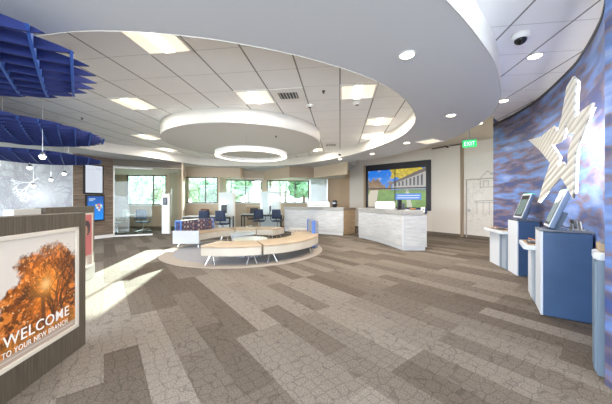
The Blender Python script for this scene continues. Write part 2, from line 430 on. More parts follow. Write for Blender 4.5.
# tile ceiling over the blue wall side, and the plain upper ceiling near the exit
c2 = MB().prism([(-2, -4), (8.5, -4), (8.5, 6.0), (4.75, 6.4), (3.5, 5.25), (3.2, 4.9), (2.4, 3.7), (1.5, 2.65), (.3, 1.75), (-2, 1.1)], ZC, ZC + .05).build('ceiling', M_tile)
struct(c2, 'tile ceiling beside the blue wall')
M_upper = mat('upper ceiling paint', (0.66, 0.60, 0.52), 0.7)
c3 = MB().prism([(3.3, 5.0), (8.5, 5.0), (8.5, 16.5), (1.0, 16.5), (1.0, 10.5), (2.5, 7)], ZU, ZU + .05).build('ceiling', M_upper); struct(c3, 'plain upper ceiling near the exit door')
struct(MB().wall((3.5, 5.25), (4.75, 6.4), ZC + .05, ZU, .05, 1).build('trim_3', M_riser))
# blue curved wall
K = 1.04
bw = [(1.98, 1.55)] + [(x * K, y * K) for x, y in [(2.30, 2.0), (2.55, 2.22), (2.82, 2.48), (3.03, 2.72), (3.37, 3.18), (3.65, 3.63), (4.12, 4.63), (4.35, 5.4), (4.44, 6.02)]] + [(4.66, 6.52)]
bw = smooth_open(bw[1:], 6)
def offset_poly(pl, d):
    out = []
    for i in range(len(pl)):
        a = Vector(pl[max(i - 1, 0)]); b = Vector(pl[min(i + 1, len(pl) - 1)]); t = (b - a).normalized()
        out.append(tuple(Vector(pl[i]) + Vector((t.y, -t.x)) * d))
    return out
back = offset_poly(bw, 0.16)
wb = MB()
n = len(bw)
wb.prism(bw + back[::-1], 0, ZU)
w = wb.build('wall_right', M_blue); struct(w, 'curved wall with blue and violet brushed mural')
bm_ = MB().prism(offset_poly(bw, -.008) + offset_poly(bw, .0)[::-1], ZC - .045, ZC - .0).build('trim_4', M_dark); struct(bm_, 'dark edge trim where blue wall meets ceiling')
def hitwall(px, off=0.0):
    r = (px - 306) / F
    pl = offset_poly(bw, -off)
    for (a, b) in zip(pl, pl[1:]):
        fa = a[0] - r * a[1]; fb = b[0] - r * b[1]
        if fa * fb <= 0:
            t = fa / (fa - fb); return Vector((a[0] + (b[0] - a[0]) * t, a[1] + (b[1] - a[1]) * t))
    return Vector(pl[0])
# near pilaster at the right frame edge
pl = MB().prism([(2.215, 1.88), (3.3, 1.80), (3.3, 1.90), (2.235, 1.96)], 0, ZC).build('wall_right', M_blue); struct(pl, 'near end panel of the blue wall')

# display / exit wall
W0, W1, W2, W3 = Vector((2.13, 13.6)), Vector((5.26, 10.94)), Vector((5.91, 10.02)), Vector((6.90, 8.40))
struct(MB().wall(W0, W1, 0, ZU, .35, 1).wall(W1, W2, 0, ZU, .35, 1).build('wall_back', M_beige2), 'light beige wall behind the video screens')
dW = (W3 - W2).normalized(); nW = Vector((-dW.y, dW.x))     # points away from the room
W2b = W2 + nW * .10
struct(MB().wall(W2b, W3 + nW * .1, 0, ZU, .25, 1).build('wall_back', M_beige2), 'recessed wall behind the sketch mural')
for a, b, o in ((W0, W1, 0), (W1, W2, 0), (W2b, W3 + nW * .1, 0)):
    d = (b - a).normalized(); nn = Vector((d.y, -d.x)) * .015
    tb = MB().wall(a + nn, b + nn, 0, .1, .013, 1).build('baseboard_back', M_base); struct(tb)
# house sketch mural (print on the wall)
def sketch():
    h, w_ = 190, 100; cv = np.ones((h, w_, 3)) * np.array([.80, .76, .71])
    cv *= (0.92 + 0.16 * vnoise(h, w_, 22, 30, 4, 3))[..., None]
    g = (.25, .23, .22); rs = np.random.RandomState(5)
    def P(pts, wd=1.1, al=.8):
        for (a, b) in zip(pts, pts[1:]): stroke(cv, a[0], a[1], b[0], b[1], wd, g, al)
    P([(30, 128), (47, 148), (64, 130)]); P([(52, 140), (76, 158), (98, 146)]); P([(34, 128), (34, 112), (96, 112)])
    P([(60, 130), (60, 112)]); P([(72, 150), (72, 128), (94, 128), (94, 148)]); P([(78, 128), (78, 143), (88, 143), (88, 128)])
    P([(40, 115), (40, 126), (48, 126), (48, 115)]); P([(24, 80), (96, 84)], 1.6); P([(24, 76), (96, 78)])
    for x in range(28, 96, 11): P([(x, 79), (x, 50)], 1.1, .6)
    for k in range(90): 
        x, y = rs.uniform(4, 98), rs.choice([rs.uniform(96, 125), rs.uniform(10, 55)]); P([(x, y), (x + rs.uniform(-6, 6), y + rs.uniform(-4, 7))], .8, .35)
    for k in range(26): P([(rs.uniform(0, 30), rs.uniform(50, 140)), (rs.uniform(0, 30), rs.uniform(50, 140))], .6, .16)
    for r_ in range(0, 12): 
        a = r_ * .5; stroke(cv, 84 + 7 * math.cos(a), 165 + 7 * math.sin(a), 84 + 7 * math.cos(a + .5), 165 + 7 * math.sin(a + .5), 1.1, g, .7)
    return cv
o0 = W2b + dW * .02 - nW * .012; LW = (W3 - W2).length - .04
pm = picture('wall_mural', (0, 0, 0), (LW, 0, 0), (0, 0, 3.0), sketch(), attr_mat('sketch print', .6))
pm.location = (o0.x, o0.y, .1); pm.rotation_euler = (0, 0, math.atan2(dW.y, dW.x))
tag(pm, 'grey pencil sketch of houses printed on pale wall beside the exit', 'mural')
# door inside the mural
def along(a, d, t, off=0): return a + d * t - nW * off
dr = thing('door_1', 'printed door', 'door'); del dr['category']; del dr['label']; struct(dr, 'door covered by the house sketch, right of the beige column')
ang = math.atan2(dW.y, dW.x)
pD = along(W2b, dW, .18, .02); dr.location = (pD.x, pD.y, 0); dr.rotation_euler = (0, 0, ang)
MB().box(0, 0, 1.09, .035, .03, 2.18).box(1.04, 0, 1.09, .035, .03, 2.18).box(.52, 0, 2.17, 1.07, .03, .035).build('door_frame', mat('door frame grey', (.42, .39, .36), .5), dr)
MB().box(0.1, -.05, 1.02, .03, .07, .10).box(.15, -.08, 1.02, .12, .015, .02).build('door_handle', M_steel, dr)
struct(MB().wall(W2 - nW * .02, W2 + dW * .08 - nW * .02, 0, ZU, .2, 1).build('trim_5', mat('corner trim', (.34, .25, .18), .5)))
# wall top line band
struct(MB().wall(W1 - nW * .02, W2 - nW * .02, ZU - .05, ZU, .02, 1).build('trim_6', M_base))

# left walls: tree mural wall and wood wall with displays
TL0 = dep(73, 8.8); TLw1 = dep(113, 9.95)
struct(MB().wall((-12.5, 8.8), (TL0.x, 8.8), 0, ZS, .15, 1).build('wall_left', M_white), 'wall carrying the tree mural')
dT = (Vector(TLw1[:2]) - Vector(TL0[:2])).normalized()
ww = MB().wall(TL0, TLw1, 0, ZS, .12, 1).build('wall_left', M_wallwood); struct(ww, 'grey brown horizontal plank wall with two displays')
struct(MB().wall(Vector(TL0[:2]) + Vector((dT.y, -dT.x)) * .012, Vector(TLw1[:2]) + Vector((dT.y, -dT.x)) * .012, 0, .12, .012, 1).build('baseboard_left', M_trim))
def mural():
    h, w_ = 150, 220; base = np.ones((h, w_, 3)) * np.array([.36, .36, .39]); n1 = vnoise(h, w_, 26, 26, 5, 11)
    base *= (0.45 + 1.1 * n1)[..., None]; rs = np.random.RandomState(9)
    for k in range(16):
        branch(base, rs.uniform(20, 215), rs.uniform(0, 70), rs.uniform(.7, 2.4), rs.uniform(16, 26), rs.uniform(2, 4), (.24, .22, .26), 7, rs, .55, .75)
    for k in range(10):
        branch(base, rs.uniform(20, 215), rs.uniform(20, 120), rs.uniform(0, 6), 14, 1.5, (.92, .92, .95), 6, rs, .6, .8)
    Y, X = np.mgrid[0:h, 0:w_]; gl = np.exp(-(((X - 170) / 30.) ** 2 + ((Y - 78) / 22.) ** 2)); base += gl[..., None] * .35
    return np.clip(base, 0, 1)
tm = picture('tree_mural', (-12.4, 8.788, .0), (12.4 + TL0.x - .02, 0, 0), (0, 0, ZS - .01), mural(), attr_mat('tree print', .5))
tag(tm, 'pale grey and white mural of bare tree branches on left wall', 'mural')

# displays on the wood wall
angT = math.atan2(dT.y, dT.x); nT = Vector((dT.y, -dT.x))       # nT points into the room
def wooddisp(px0, px1, y0, y1, name, label, cv, es):
    def hit(px):
        r = (px - 306) / F; a = Vector(TL0[:2]) + nT * .03; t = (r * a.y - a.x) / (dT.x - r * dT.y); return a + dT * t
    A, B = hit(px0), hit(px1); Ym = (A.y + B.y) / 2; w_ = (B - A).length; z0, z1 = zof(y1, Ym), zof(y0, Ym)
    t = thing(name, label, 'screen', (A.x, A.y, z0), angT)
    MB().box(w_ / 2, .0, (z1 - z0) / 2, w_, .055, z1 - z0).build('bezel', M_black, t, bevel=.006)
    b = .045
    picture('display', (b, -.031, b), (w_ - 2 * b, 0, 0), (0, 0, z1 - z0 - 2 * b), cv, attr_mat('lit display %s' % name, .3, es), t)
    return t
cv = np.ones((90, 46, 3)) * np.array([.72, .78, .88]); rs = np.random.RandomState(2)
for y in range(8, 72, 5): stroke(cv, 5, y, rs.uniform(20, 41), y, .9, (.5, .55, .65), .7)
stroke(cv, 30, 80, 40, 80, 4, (.45, .52, .66), .8); stroke(cv, 5, 76, 22, 76, 1.6, (.4, .46, .6), .8)
wooddisp(83.5, 103.3, 164.5, 194, 'notice_screen', 'tall white notice screen in black frame high on plank wall', cv, .2)
cv = np.ones((60, 46, 3)) * np.array([.01, .14, .62]); yy = np.linspace(0, 1, 60)[:, None, None]; cv = cv * (1 - yy * .3) + np.array([0, .30, .75]) * (1 - yy) * .7
def rect(cv, x0, y0, x1, y1, c): cv[int(y0):int(y1), int(x0):int(x1)] = c
rect(cv, 4, 52, 22, 54, (.8, .9, 1)); rect(cv, 4, 48, 16, 50, (.5, .75, 1))
for x, y, c in ((22, 34, (.9, .8, .2)), (29, 36, (.85, .2, .2)), (36, 34, (.9, .9, .9)), (25, 28, (.9, .9, .9)), (32, 28, (.9, .35, .1)), (38, 29, (.2, .6, .9)), (30, 22, (.8, .8, .85))): rect(cv, x, y, x + 6, y + 5, c)
wooddisp(85.5, 104.3, 195, 221, 'blue_screen', 'lower wall screen showing blue page with colourful tiles', cv, .2)

# ------------------------------------------------------------------ back windows, glass office, fascias
def rotbox_wall_with_windows(name, a, b, z0, z1, wins, mwall, label, th=.16):
    """wall from a to b with rectangular openings wins=[(t0,t1,s,h)] measured along the wall"""
    a = Vector(a[:2]); b = Vector(b[:2]); L = (b - a).length; d = (b - a) / L
    m = MB(); cur = 0
    for t0, t1, s_, h_ in wins:
        if t0 > cur + .001: m.wall(a + d * cur, a + d * t0, z0, z1, th, 1)
        m.wall(a + d * t0, a + d * t1, z0, s_, th, 1); m.wall(a + d * t0, a + d * t1, h_, z1, th, 1); cur = t1
    if cur < L - .001: m.wall(a + d * cur, b, z0, z1, th, 1)
    o = m.build(name, mwall); struct(o, label); return a, d
wn = [0]
def window(a, d, t0, t1, s_, h_, mull, label, th=.16):
    wn[0] += 1
    o = bpy.data.objects.new('window_%d' % wn[0], None); C.objects.link(o); struct(o, label)
    p = a + d * t0; o.location = (p.x, p.y, 0); o.rotation_euler = (0, 0, math.atan2(d.y, d.x)); w_ = t1 - t0
    fr = MB(); f = .045
    fr.box(w_ / 2, .05, s_ + f / 2, w_, .06, f).box(w_ / 2, .05, h_ - f / 2, w_, .06, f)
    for x in [f / 2, w_ - f / 2] + [m_ for m_ in mull]: fr.box(x, .05, (s_ + h_) / 2, f, .06, h_ - s_)
    fr.build('window_frame', M_bronze, o)
    MB().box(w_ / 2, .06, (s_ + h_) / 2, w_, .008, h_ - s_).build('pane', M_win, o)
    MB().box(w_ / 2, -.02, s_ - .015, w_ + .06, .12, .03).build('window_sill', M_trim, o)
# glass office back wall
GB0, GB1 = Vector((-11.0, 13.1)), Vector((-6.25, 13.1))
def tx(px, a, d):      # distance along a wall at which the ray of column px meets it
    r = (px - 306) / F; return (r * a.y - a.x) / (d.x - r * d.y)
a = GB0; d = Vector((1, 0)); t0, t1 = tx(126.5, a, d), tx(166, a, d)
rotbox_wall_with_windows('wall_back', GB0, GB1, 0, ZS, [(t0, t1, 1.17, 2.66)], M_beige, 'beige back wall of the glass office')
window(a, d, t0, t1, 1.17, 2.66, [tx(153, a, d) - t0], 'two pane window at the back of the glass office')
struct(MB().wall(GB0, GB1, 0, .1, .02, -1).build('baseboard_back', M_base))
GF0 = Vector(TLw1[:2]); GF1 = Vector(dep(181.5, 10.95)[:2])
struct(MB().wall((-5.55, 12.3), (-6.22, 13.2), 0, ZS, .05, -1).wall(GF1, (-5.72, 12.3), 0, ZS, .06, -1).build('wall_left', M_beige), 'side wall of the glass office')
struct(MB().wall(GF0, (-10.6, 13.1), 0, ZS, .08, 1).build('wall_left', M_beige), 'inner left wall of the glass office')
dG = (GF1 - GF0).normalized(); LG = (GF1 - GF0).length; angG = math.atan2(dG.y, dG.x)
struct(MB().wall(GF0, GF1, 2.68, ZS, .10, 1).build('trim_7', M_taupe), 'taupe fascia above the glass office front')
struct(MB().prism([GF0, GF1, (-6.22, 13.1), (-10.6, 13.1)], 2.68, 2.72).build('ceiling', M_riser), 'ceiling of the glass office')
gp = thing('glass_partition', 'clear glass wall panel of the office left of the open door', 'glass partition', (GF0.x, GF0.y, 0), angG)
tg = tx(152.5, GF0, dG)
MB().box(tg / 2, .05, 1.34, tg, .012, 2.66).build('glass_pane', M_glass, gp)
MB().box(tg / 2, .05, .03, tg, .05, .06).box(tg / 2, .05, 2.65, tg, .05, .06).box(.02, .05, 1.34, .04, .05, 2.68).build('channel', M_trim, gp)
MB().box(.27, .038, .86, .5, .004, 1.4).build('frosted_band', M_frost, gp)
# open glass door leaf swung into the room
gd = thing('glass_door', 'open frameless glass door leaf of the office beside white post', 'door', (GF1.x - dG.x * .16, GF1.y - dG.y * .16, 0), angG + math.radians(112))
MB().box(.42, 0, 1.28, .84, .012, 2.5).build('glass_pane', M_glass, gd)
MB().tube([(.74, -.05, .8), (.74, -.05, 1.9)], .014).build('door_pull', M_steel, gd)
MB().box(.42, 0, .04, .84, .03, .08).box(.42, 0, 2.54, .84, .03, .06).build('rail', M_steel, gd)
wp = thing('white_post', 'white free-standing post panel at the office doorway', 'post', (*dep(165.5, 11.0)[:2], 0), 0)
MB().box(0, 0, .84, .30, .05, 1.68).build('panel', mat('white panel', (.86, .87, .88), .4), wp, bevel=.005)
MB().box(.17, 0, .84, .05, .09, 1.7).build('edge_post', M_riser, wp)
tb = thing('wall_tablet', 'small black tablet mounted on the white post', 'tablet', (*dep(164.8, 10.92)[:2], 1.36), 0)
MB().box(0, .02, .0, .17, .03, .3).build('case', M_black, tb, bevel=.006)
MB().box(0, .002, .0, .13, .006, .24).build('screen', mat('dim screen', (.08, .1, .14), .2), tb)
ws = MB().box(*dep(165, 13.0)[:2], .38, .08, .012, .12).build('wall_switch', M_trim)
tag(ws, 'small white outlet plate low on wall behind the glass office', 'outlet')

# back wall W1 (px 183-219) and alcove walls
B0, B1 = Vector((-5.70, 12.25)), Vector((-4.10, 12.50))
a = B0; d = (B1 - B0).normalized(); t0, t1 = tx(183.6, a, d), tx(217.8, a, d)
rotbox_wall_with_windows('wall_back', B0, B1, 0, ZS, [(t0, t1, 1.26, 2.50)], M_beige, 'beige window wall behind the first desk')
window(a, d, t0, t1, 1.26, 2.50, [tx(205.4, a, d) - t0], 'window with dark mullion behind the first desk')
B2, B3 = Vector((-4.25, 13.9)), Vector((2.2, 15.0))
a = B2; d = (B3 - B2).normalized()
wl = [(tx(222, a, d), tx(262, a, d)), (tx(267, a, d), tx(309, a, d))]
rotbox_wall_with_windows('wall_back', B2, B3, 0, ZS, [(w_[0], w_[1], 1.27, 2.5) for w_ in wl], M_beige, 'far beige window wall of the desk alcoves')
window(a, d, *wl[0], 1.27, 2.5, [tx(231, a, d) - wl[0][0], tx(245.5, a, d) - wl[0][0]], 'window behind the second desk')
window(a, d, *wl[1], 1.27, 2.5, [tx(280, a, d) - wl[1][0], tx(295, a, d) - wl[1][0]], 'far window behind the left teller counter')
struct(MB().wall(B1, (-4.22, 13.95), 0, ZS, .1, 1).build('wall_back', M_beige), 'return wall between the window walls')
# headers
hp = [(-4.12, 12.48), (-3.08, 12.5), (-3.22, 13.5), (-2.24, 13.9), (-.77, 12.15), (.37, 12.44), (1.68, 10.75), (1.80, 10.82)]
hm = [M_beige, M_tan, M_beige, M_beige, mat('tan brown fascia', (.33, .25, .18), .6), M_beige]
tn = 8
for i in range(6):
    zb = 2.50 if i < 2 else 2.47
    o = MB().wall(hp[i], hp[i + 1], zb, ZS, .08, 1).build('trim_%d' % tn, hm[i]); struct(o, 'header fascia over the desk alcoves'); tn += 1
struct(MB().prism([(-4.12, 12.5), (-3.08, 12.5), (-3.2, 13.5), (-2.24, 13.9), (-.77, 12.2), (.37, 12.5), (1.68, 10.8), (2.2, 15), (-4.2, 13.9)], 2.52, 2.56).build('ceiling', M_riser), 'low ceiling of the desk alcoves')
# brown side wall right of the far glass
pR0, pR1 = Vector(dep(328, 13.6)[:2]), Vector(dep(340, 13.5)[:2])
struct(MB().wall(pR0, pR1, 0, 2.56, .1, 1).wall(pR1, (2.6, 13.5), 0, ZS, .1, 1).build('wall_back', M_tan), 'tan panel wall behind the teller counters')
gg = thing('glass_partition', 'pale frosted glass screen behind the left teller counter', 'glass partition', (*dep(310, 13.3)[:2], 0), 0)
MB().box(.43, 0, 1.25, .86, .02, 2.5).build('glass_pane', glass_mat('blue frosted glass', (.8, .93, 1), .08, .35), gg)
MB().box(0, 0, 1.25, .04, .05, 2.5).box(.87, 0, 1.25, .04, .05, 2.5).build('frame', M_steel, gg)
# outer side wall; the rear is left open so sky light fills the room
struct(MB().box(8.4, 6.2, ZU / 2, .1, 20.5, ZU).build('wall_right', M_beige2), 'outer side wall')

# ------------------------------------------------------------------ drum, ring lamp and ceiling fixtures
def circ(c, r, n=72): return [(c[0] + r * math.cos(2 * PI * k / n), c[1] + r * math.sin(2 * PI * k / n)) for k in range(n)]
DC = (-1.72, 7.45)
dm = thing('ceiling_drum', 'large round white drum hanging inside the ceiling opening', 'ceiling drum', (DC[0], DC[1], ZS))
MB().lathe([(2.12, .0), (2.12, .30), (0.01, .30)], n=96).build('side', M_riser, dm, smooth=False)
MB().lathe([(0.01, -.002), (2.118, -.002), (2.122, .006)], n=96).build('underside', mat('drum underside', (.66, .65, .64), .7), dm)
for o in dm.children:
    for p in o.data.polygons:
        if len(p.vertices) == 4 and abs(p.normal.z) < .5: p.use_smooth = True
RL = (-1.52, 7.35)
zr = 2.62
rl = thing('ring_pendant', 'round glowing ring pendant hanging under the ceiling drum', 'pendant lamp', (RL[0], RL[1], zr))
MB().sector(.92, .98, 0, 2 * PI * .9999, 0, .10, 96).build('outer_ring', M_trim, rl)
MB().sector(.875, .918, 0, 2 * PI * .9999, .0, .085, 96).build('inner_ring', M_trim, rl)
MB().sector(.86, .985, 0, 2 * PI * .9999, -.012, .0, 96).build('light_strip', mat('ring light', (.95, .94, .9), .4, emit=(1, .93, .82), es=.4), rl)
for k in range(3):
    a_ = k * 2 * PI / 3 + .6
    MB().tube([(.93 * math.cos(a_), .93 * math.sin(a_), .1), (.93 * math.cos(a_), .93 * math.sin(a_), ZS - zr - .002)], .006, 6).build('cable', M_steel, rl)

def fixture(s0, t0, label, z=ZC, first=[None]):
    x, y = st(s0 + TILE / 2, t0 + TILE / 2)
    if first[0] is None:
        t = thing('ceiling_light', label, 'ceiling light', (x, y, z), -GA, 'square ceiling lights')
        MB().box(-.29, 0, -.008, .03, .61, .02).box(.29, 0, -.008, .03, .61, .02).box(0, -.29, -.008, .61, .03, .02).box(0, .29, -.008, .61, .03, .02).build('frame', M_trim, t)
        MB().box(0, 0, -.004, .55, .55, .012).build('diffuser', M_lens, t)
        MB().box(0, 0, -.016, .12, .55, .012).build('centre_lens', mat('bright lens', (.95, .93, .88), .4, emit=(1, .93, .82), es=1.5), t)
        first[0] = t; return t
    return dup(first[0], (x, y, z), label=label)
for s0, t0, lb in ((-2.44, 2.49, 'nearest square ceiling light, cut by the near soffit edge'),
                   (-1.83, 4.32, 'square ceiling light beside the air vent, above the drum'),
                   (0, 4.32, 'square ceiling light right of the drum, largest near the smoke detector'),
                   (.61, 6.10, 'square ceiling light near the right side of the opening, middle of three'),
                   (.61, 7.50, 'square ceiling light near the right riser, farthest of three'),
                   (-1.22, 9.30, 'small far square ceiling light half behind the drum'),
                   (-4.27, 4.32, 'square ceiling light left of the drum, nearest of the left three'),
                   (-5.95, 6.76, 'square ceiling light left of the drum, middle of the left three'),
                   (-6.6, 8.59, 'square ceiling light left of the drum, farthest of the left three')):
    fixture(s0, t0, lb)
def ceildisc(name, label, cat, x, y, z, r, lens, grp, first={}):
    if name + str(r) in first: return dup(first[name + str(r)], (x, y, z), label=label)
    t = thing(name, label, cat, (x, y, z), 0, grp)
    MB().lathe([(r, 0), (r * 1.25, -.004), (r * 1.25, -.010), (r * .95, -.014), (r * .92, 0)], n=24).build('trim_ring', M_trim, t)
    MB().lathe([(.001, -.006), (r * .92, -.006), (r * .92, -.001)], n=24).build('lens', lens, t)
    first[name + str(r)] = t; return t
for px, py, z, lb in ((407, 54.5, ZS, 'round recessed downlight in the soffit, nearest and largest'), (451, 115, ZS, 'round recessed downlight in soffit toward the exit sign'),
                      (406.7, 142.6, ZS, 'tiny soffit downlight above the video screens'), (372, 153.7, ZS, 'tiny soffit downlight left of the video screens'),
                      (340, 159, ZS, 'tiny soffit downlight at the far end beside the beige header'),
                      (535, 55.6, ZC, 'round downlight in the tiles beside blue wall, nearer one'), (503.5, 100.5, ZC, 'round downlight in the tiles beside blue wall, farther one')):
    p = at(px, py, z); ceildisc('downlight', lb, 'downlight', p.x, p.y, z, .075, M_down, 'recessed downlights')
p = at(446, 140.8, ZS)
sq = thing('square_downlight', 'square recessed light in the soffit left of the exit sign', 'ceiling light', (3.3, 7.0, ZS), .6)
MB().box(0, 0, -.006, .5, .5, .014).build('frame', M_trim, sq); MB().box(0, 0, -.012, .42, .42, .01).build('diffuser', M_lens, sq)
def vent(s0, t0, lb):
    x, y = st(s0 + TILE / 2, t0 + TILE / 2)
    t = thing('air_vent', lb, 'air vent', (x, y, ZC), -GA, 'ceiling air vents')
    MB().box(0, 0, -.004, .58, .58, .012).build('frame', M_trim, t)
    MB().box(0, 0, -.011, .34, .26, .006).build('backing', M_dark, t)
    m = MB()
    for k in range(6): m.box(-.14 + k * .056, 0, -.016, .016, .26, .008)
    m.build('grille', M_steel, t)
vent(-1.22, 4.32, 'square ceiling air vent beside the light above the drum'); vent(-.61, 8.59, 'far ceiling air vent right of the drum')
def smoke(px, py, z, lb, first=[None]):
    p = at(px, py, z)
    if first[0]: return dup(first[0], (p.x, p.y, z), label=lb)
    t = thing('smoke_detector', lb, 'smoke detector', (p.x, p.y, z), 0, 'ceiling detectors')
    MB().lathe([(.075, 0), (.075, -.02), (.055, -.045), (.02, -.05), (.001, -.05)], n=24).build('body', M_trim, t, smooth=True)
    MB().lathe([(.001, -.052), (.03, -.052), (.03, -.047)], n=16).build('sensor', M_dark, t)
    first[0] = t; return t
smoke(309.7, 105, ZC, 'round white smoke detector on tiles right of the air vent'); smoke(357, 102.5, ZC, 'small detector beside the right ceiling light')
def sprink(px, py, z, lb):
    p = at(px, py, z); t = thing('sprinkler_head', lb, 'sprinkler', (p.x, p.y, z), 0, 'sprinkler heads')
    MB().lathe([(.03, 0), (.03, -.006), (.012, -.01), (.012, -.035), (.022, -.038), (.001, -.042)], n=16).build('body', M_dark, t)
sprink(323.6, 91, ZC, 'dark sprinkler head on ceiling between vent and right light'); sprink(69, 50.5, ZC, 'dark sprinkler head beside the nearest blue baffle')
sprink(276, 136, ZS, 'dark sprinkler head under the ceiling drum'); sprink(82, 118, ZC, 'dark sprinkler head above the middle blue baffle')
for (x, y, lb) in ((4.9, 7.4, 'added downlight in the upper ceiling beside the exit wall'), (4.3, 8.9, 'added downlight in upper ceiling before the beige wall'), (3.3, 10.9, 'added downlight in upper ceiling before the video screens')):
    ceildisc('downlight', lb, 'downlight', x, y, ZU, .075, M_down, 'recessed downlights')  # downlights added to brighten the exit and video walls
for (x, y, lb) in ((2.2, -.4, 'added downlight in the tiles behind the camera'), (.2, -1.6, 'downlight in the tiles behind the camera, farther left, also added')):
    ceildisc('downlight', lb, 'downlight', x, y, ZC, .075, M_down, 'recessed downlights')  # unseen downlights added behind the camera for extra light
# security dome
p = at(520.5, 34.5, ZC)
t = thing('dome_camera', 'white and black dome security camera on tiles beside soffit', 'security camera', (p.x, p.y, ZC))
MB().lathe([(.085, 0), (.085, -.05), (.075, -.06)], n=28).build('housing', M_trim, t, smooth=True)
MB().lathe([(.062, -.058), (.058, -.08), (.042, -.10), (.02, -.112), (.001, -.115)], n=28).build('dome', mat('smoked dome', (.01, .01, .012), .1), t, smooth=True)
def bullet(loc, rz, lb):
    t = thing('bullet_camera', lb, 'security camera', loc, rz, 'bullet cameras')
    MB().box(0, 0, 0, .06, .02, .06).build('mount', M_trim, t)
    MB().tube([(0, 0, 0), (0, -.06, -.03)], .012).build('arm', M_trim, t)
    MB().tube([(0, -.03, -.05), (0, -.17, -.07)], .032, 12).build('barrel', M_dark, t)
pc = W1 + (W2 - W1) * .6 - Vector((.02, .02)); bullet((pc.x, pc.y, zof(146, pc.y)), -.7, 'small security camera on beige wall left of the exit sign')
bullet((1.25, 9.45, 3.08), -.5, 'small dark security camera on the curved inner riser')

# exit sign
ex = thing('exit_sign', 'green EXIT sign hanging below the upper ceiling', 'exit sign', (*dep(469.5, 7.4)[:2], 0), -.45)
zc_ = 2.98
MB().box(0, 0, zc_ + .01, .34, .03, .20).build('panel', mat('exit green', (.03, .5, .12), .3, emit=(.03, .75, .18), es=.25), ex)
MB().box(0, 0, zc_ + .125, .36, .06, .03).build('housing', M_steel, ex)
MB().box(0, 0, (zc_ + .14 + ZU) / 2, .02, .02, ZU - zc_ - .14).build('stem', M_steel, ex)
text('EXIT', .16, mat('exit letters', (.8, .95, .85), .3, emit=(.75, 1, .85), es=.4), 'lettering', ex, Matrix.Translation((-.125, -.017, zc_ - .045)) @ Matrix.Rotation(PI / 2, 4, 'X'), .002, width=.25)

# ------------------------------------------------------------------ blue baffle discs
def baffle(c, R, z0, hmax, label, sp=.17):
    t = thing('ceiling_baffle', label, 'ceiling baffle', (c[0], c[1], z0), math.radians(-49), 'blue ceiling baffles')
    k = -int(R / sp)
    def blade(d0, axis, mt, th):
        hl = math.sqrt(max(R * R - d0 * d0, 0)); 
        if hl < .08: return
        hh = hmax * (.4 + .6 * hl / R); n_ = 22; prof = []
        for i in range(n_ + 1):
            x = -hl + 2 * hl * i / n_; e = max(0, 1 - (x / hl) ** 2) ** .62
            prof.append((x, hmax / 2 - hh * .5 * e, hmax / 2 + hh * .5 * e))
        vs = []
        for s_ in (-th / 2, th / 2):
            for x, lo, hi in prof:
                for z in (lo, hi): vs.append((x, d0 + s_, z) if axis == 0 else (d0 + s_, x, z))
        m = 2 * (n_ + 1); fs = []
        for i in range(n_):
            fs += [(2 * i, 2 * i + 2, 2 * i + 3, 2 * i + 1), (m + 2 * i, m + 2 * i + 1, m + 2 * i + 3, m + 2 * i + 2),
                   (2 * i, m + 2 * i, m + 2 * i + 2, 2 * i + 2), (2 * i + 1, 2 * i + 3, m + 2 * i + 3, m + 2 * i + 1)]
        MB().add(vs, fs).build('blade', mt, t)
    while k * sp <= R:
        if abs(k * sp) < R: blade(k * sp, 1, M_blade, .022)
        k += 1
    k = -int(R / (sp * 1.15))
    while k * sp * 1.15 <= R:
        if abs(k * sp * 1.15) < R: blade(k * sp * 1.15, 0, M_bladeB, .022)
        k += 1
    for (x, y) in ((.5, 0), (-.3, .45), (-.3, -.45)):
        MB().tube([(x * R, y * R, hmax * .9), (x * R, y * R, (ZS if label.startswith('near') else ZC) - z0)], .005, 5).build('cable', M_steel, t)
    return t
baffle((-3.20, 2.14), 1.17, 2.59, .17, 'nearest deep blue round ceiling baffle of crossing blades, at top left', .21)
baffle((-5.58, 4.95), 1.42, 2.62, .15, 'middle deep blue round ceiling baffle of crossing blades', .20)
baffle((-6.72, 6.5), 1.32, 2.38, .14, 'farthest and lowest deep blue round ceiling baffle before the tree mural', .22)
# pendants at the mural
for k, (px, py, Y, r, lb) in enumerate(((42.6, 156.8, 4.6, .045, 'brightest small pendant lamp hanging through the blue baffles'), (29.7, 167.7, 6.9, .05, 'small pendant lamp before the mural, left of the brightest one'),
        (64.4, 173.7, 7.6, .05, 'small pendant lamp before the mural nearest the plank wall'), (51, 179.6, 7.6, .045, 'small low pendant lamp in front of the mural centre'),
        (33.3, 186, 7.2, .045, 'lowest small pendant lamp in front of the tree mural'))):
    p = dep(px, Y); z = zof(py, Y)
    t = thing('pendant_lamp', lb, 'pendant lamp', (p.x, p.y, z), 0, 'small pendant lamps')
    MB().tube([(0, 0, r * 1.2), (0, 0, ZC - z if Y < 6.5 else ZC - z)], .004, 5).build('cord', M_steel, t)
    MB().lathe([(.02, r * 1.9), (r * .9, r * .9), (r * 1.25, r * .1), (r * 1.2, r * .1), (.015, r * 1.7)], n=20).build('shade', M_steel, t, smooth=True)
    MB().lathe([(.001, -r), (r * .6, -r * .8), (r, 0), (r * .6, r * .8), (.001, r)], n=16).build('bulb', mat('pendant bulb', (1, 1, 1), .4, emit=(1, .93, .8), es=5), t, smooth=True)

